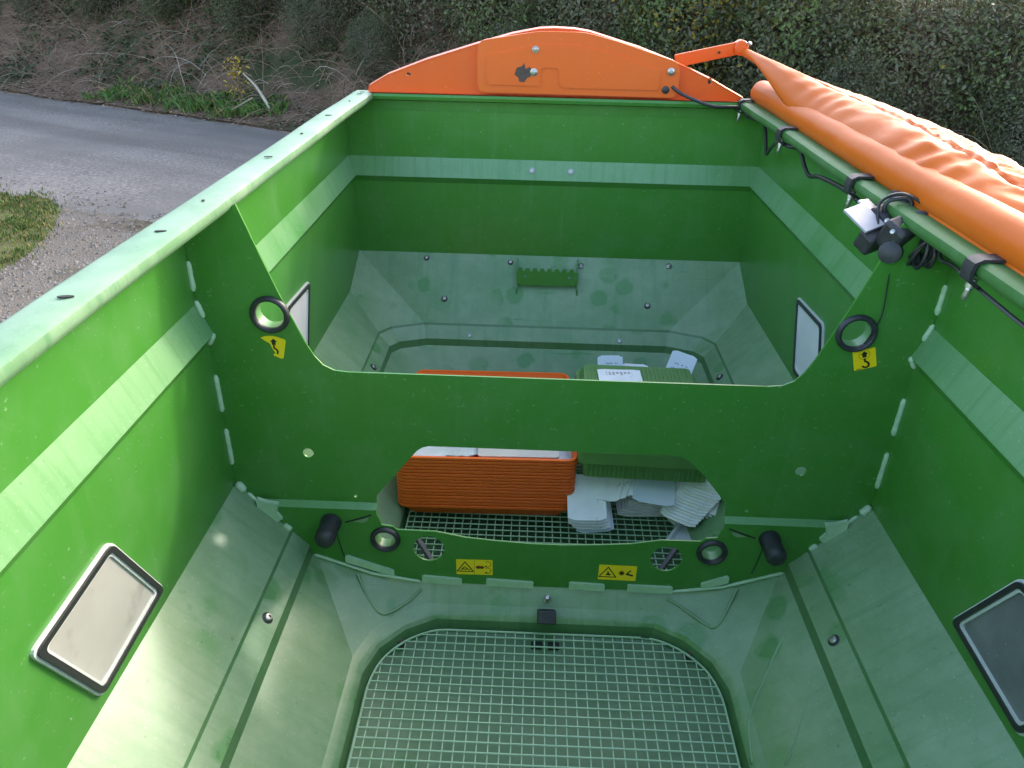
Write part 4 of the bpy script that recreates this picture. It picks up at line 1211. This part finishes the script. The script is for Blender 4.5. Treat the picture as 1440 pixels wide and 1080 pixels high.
# ------------------------------------------------------------------ hedge shrubs
LEAF = [flat('hedge_leaf_dark', (.100, .110, .052), .38, .48), flat('hedge_leaf_green', (.140, .158, .070), .38, .48), flat('hedge_leaf_grey', (.195, .19, .125), .42, .48), flat('hedge_leaf_bright', (.145, .215, .062), .4, .48), flat('hedge_leaf_yellow', (.36, .27, .045), .6, .48), flat('hedge_leaf_brown', (.14, .10, .055), .7, .48)]
def foliage_mesh(name, n, rx, ry, rz, weights, lsize, seed):
    rg = np.random.default_rng(seed)
    d = rg.normal(size=(n, 3)); d /= np.linalg.norm(d, axis=1)[:, None]
    # lumps: sum of random lobes
    lob = rg.normal(size=(46, 3)); lob /= np.linalg.norm(lob, axis=1)[:, None]; amp = rg.uniform(-.16, .26, 46)
    rad = np.full(n, .80)
    for l, a in zip(lob, amp): rad += a * np.exp(-(1 - d @ l) * 22)
    depth = rg.uniform(0, 1, n) ** 1.6 * .42
    clump = rg.normal(scale=.035, size=(n, 3))
    P = d * (rad * (1 - depth))[:, None] + clump
    P *= np.array([rx, ry, rz])
    nrm = d + rg.normal(scale=.75, size=(n, 3)); nrm[:, 2] += .35; nrm /= np.linalg.norm(nrm, axis=1)[:, None]
    a = rg.normal(size=(n, 3)); u = np.cross(nrm, a); u /= np.linalg.norm(u, axis=1)[:, None]; v = np.cross(nrm, u)
    L = (lsize * rg.uniform(.55, 1.25, n))[:, None]; Wd = L * rg.uniform(.8, 1.25, (n, 1))
    q = np.stack([P - u * L, P + v * Wd * .5 + nrm * L * .12, P + u * L, P - v * Wd * .5 + nrm * L * .12], 1).reshape(-1, 3)
    f = np.arange(n * 4).reshape(n, 4)
    me = bpy.data.meshes.new(name); me.from_pydata(q.tolist(), [], f.tolist())
    for m_ in LEAF: me.materials.append(m_)
    # material patches: clumps share a leaf colour more often than not
    pk = rg.normal(size=(30, 3)); pk /= np.linalg.norm(pk, axis=1)[:, None]
    base_ = rg.choice(len(LEAF), 30, p=np.array(weights) / sum(weights))
    near = np.argmax(d @ pk.T, 1)
    mi = np.where(rg.uniform(size=n) < .45, base_[near], rg.choice(len(LEAF), n, p=np.array(weights) / sum(weights)))
    me.polygons.foreach_set('material_index', mi.astype(np.int32)); me.update()
    return me
W_OLD = (5, 5, 4, .6, .05, .6); W_GRN = (4, 6, 1.5, 3, .15, .3); W_YEL = (3, 4, 1, 3.5, 5.5, .6); W_GREY = (5, 4, 6, .3, .05, .8)
VAR = {'grey': foliage_mesh('foliage', 21000, 1.55, 1.35, 1.75, W_GREY, .030, 1), 'old': foliage_mesh('foliage', 21000, 1.5, 1.3, 1.8, W_OLD, .031, 2),
       'green': foliage_mesh('foliage', 19000, 1.4, 1.3, 1.7, W_GRN, .036, 3), 'yellow': foliage_mesh('foliage', 19000, 1.4, 1.3, 1.7, W_YEL, .036, 4)}
def branch_mesh(h):
    mb = MB(0)
    for k in range(7):
        a = random.uniform(0, 6.28); r0 = random.uniform(.05, .3)
        pts = [(r0 * .3 * math.cos(a), r0 * .3 * math.sin(a), -.9), (r0 * math.cos(a) * .6, r0 * math.sin(a) * .6, h * .35), (r0 * 1.4 * math.cos(a + .3), r0 * 1.4 * math.sin(a + .3), h * .8), (r0 * 2.2 * math.cos(a + .2), r0 * 2.2 * math.sin(a + .2), h * 1.25)]
        mb.tube(smooth_line(pts, 3), [.032 - .0028 * i for i in range(10)], 6)
    return mb
stem_me = None
def shrub(s, t, zc, kind, sc, label, rot=None):
    global stem_me
    p = lane(s, t); zb = bank_h(s, t)
    e = empty('hedge_shrub', (p[0], p[1], zb)); tag(e, label, 'shrub', 'shrubs of the roadside hedge')
    o = bpy.data.objects.new('foliage', VAR[kind]); col.objects.link(o); o.parent = e
    o.location = (0, 0, zc - zb); o.scale = (sc, sc, sc); o.rotation_euler = (random.uniform(-.1, .1), random.uniform(-.1, .1), random.uniform(0, 6.28) if rot is None else rot)
    if stem_me is None:
        b = branch_mesh(1.6).build('stems', M['stem2'], None, origin=(0, 0, 0)); stem_me = b.data
    else:
        b = bpy.data.objects.new('stems', stem_me); col.objects.link(b)
    b.parent = e; b.location = (0, 0, .2); b.scale = (sc * .6, sc * .6, sc * .75); b.rotation_euler = (0, 0, random.uniform(0, 6.28))
LBL = {'grey': 'grey-green small-leaved hedge shrub behind the lane', 'old': 'dull dark green hedge shrub on the bank behind the lane', 'green': 'fresh green leafy hedge shrub behind the orange cover', 'yellow': 'hedge shrub with yellowing autumn leaves behind the orange cover'}
for s, t, zc, kind, sc in (
    (-4.5, 2.50, 2.10, 'old', 0.86), (-2.0, 2.40, 2.15, 'grey', 0.86), (.2, 2.30, 2.25, 'green', 0.86), (2.2, 2.40, 2.35, 'old', 0.86), (4.0, 2.40, 2.30, 'grey', 0.86), (5.7, 2.25, 2.15, 'old', 0.86),
    (7.2, 2.10, 1.90, 'grey', 0.86), (8.6, 2.00, 1.70, 'old', 0.86), (9.9, 1.90, 1.60, 'grey', 0.86), (11.0, 1.85, 1.50, 'yellow', 0.82), (12.2, 1.75, 1.40, 'green', 0.86), (13.4, 1.65, 1.20, 'grey', 0.86),
    (14.8, 1.55, 1.10, 'old', 0.86), (16.2, 1.55, 1.05, 'grey', 0.86), (17.6, 1.55, 1.00, 'old', 0.86), (19.2, 1.55, 1.00, 'grey', 0.86), (21.0, 1.60, 1.10, 'old', 0.86), (23.0, 1.70, 1.20, 'green', 0.86)):
    shrub(s, t, zc, kind, sc, LBL[kind])
# the row behind, filling the top of the bank
for k in range(14):
    s = -6 + k * 2.3; shrub(s, 4.0 + random.uniform(-.2, .2), 2.55 + random.uniform(-.15, .15) - (.4 if s > 12 else 0), ('old', 'grey', 'green')[k % 3], .95, 'hedge shrub in the back row on top of the bank')
# low sprawling shrubs at the foot of the bank
for s, t, zc, kind, sc in ((-3.2, 1.9, 1.75, 'old', .45), (-1.2, 1.75, 1.6, 'grey', .42), (.6, 1.8, 1.65, 'old', .45), (2.3, 1.75, 1.6, 'green', .40), (4.0, 1.7, 1.55, 'old', .45), (5.6, 1.6, 1.4, 'grey', .42), (9.0, 1.15, .75, 'old', .42), (10.6, 1.1, .8, 'green', .42), (13.0, 1.0, .6, 'grey', .45), (14.6, .95, .6, 'old', .45), (16.2, .9, .55, 'grey', .45), (17.8, .9, .5, 'old', .45), (19.5, .9, .5, 'grey', .45), (6.7, 1.3, .9, 'old', .34)):
    shrub(s, t, zc, kind, sc, 'low sprawling shrub at the foot of the hedge bank' if t < 1.5 else 'small leafy shrub growing among the brambles on the bank')
# small yellow plant and a fallen branch on the bank
YL_ = [flat('yellow_leaf', (.62, .38, .03), .7, .35), flat('yellow_leaf_pale', (.60, .45, .08), .7, .35)]
p = lane(4.62, .75); e = empty('yellow_sapling', (p[0], p[1], bank_h(4.62, .75))); tag(e, 'small sapling with bright yellow leaves on the bank beside a fallen branch', 'sapling')
V = []; F = []; MI = []
for _ in range(150):
    c = (random.gauss(0, .10), random.gauss(0, .08), random.uniform(.05, .62)); a = random.uniform(0, 6.28); l = random.uniform(.02, .038); b = len(V)
    ca, sa = math.cos(a), math.sin(a); ti = random.uniform(-.9, .9)
    for u, v_, h in ((-l, 0, -l * ti), (0, -l * .6, 0), (l, 0, l * ti), (0, l * .6, .01)): V.append((c[0] + u * ca - v_ * sa, c[1] + u * sa + v_ * ca, c[2] + h))
    F.append((b, b + 1, b + 2, b + 3)); MI.append(random.randint(0, 1))
me = bpy.data.meshes.new('foliage'); me.from_pydata(V, [], F)
for m_ in YL_: me.materials.append(m_)
me.polygons.foreach_set('material_index', MI); o = bpy.data.objects.new('foliage', me); col.objects.link(o); o.parent = e
mb = MB(0); mb.tube([(0, 0, -.1), (.02, 0, .3), (-.02, .02, .62)], [.008, .006, .003], 6)
o = mb.build('stem', M['stem'], None, origin=(0, 0, 0)); o.parent = e
q0 = lane(4.80, .72); q1 = lane(5.55, .40)
z0, z1 = bank_h(4.80, .72) + .42, bank_h(5.55, .40) + .06
mb = MB(0); mb.tube(smooth_line([(q0[0], q0[1], z0), ((q0[0] + q1[0]) / 2, (q0[1] + q1[1]) / 2 + .02, (z0 + z1) / 2 + .05), (q1[0], q1[1], z1)], 6), [.012 + .0012 * k for k in range(13)], 7)
mb.tube([(q1[0] - .25, q1[1] + .05, z1 + .14), (q1[0] - .55, q1[1] + .0, z1 - .02)], [.010, .007], 6)
o = mb.build('fallen_branch', M['stem3'], None, smooth=60); tag(o, 'bleached fallen branch leaning on the bank beside the yellow sapling', 'branch')
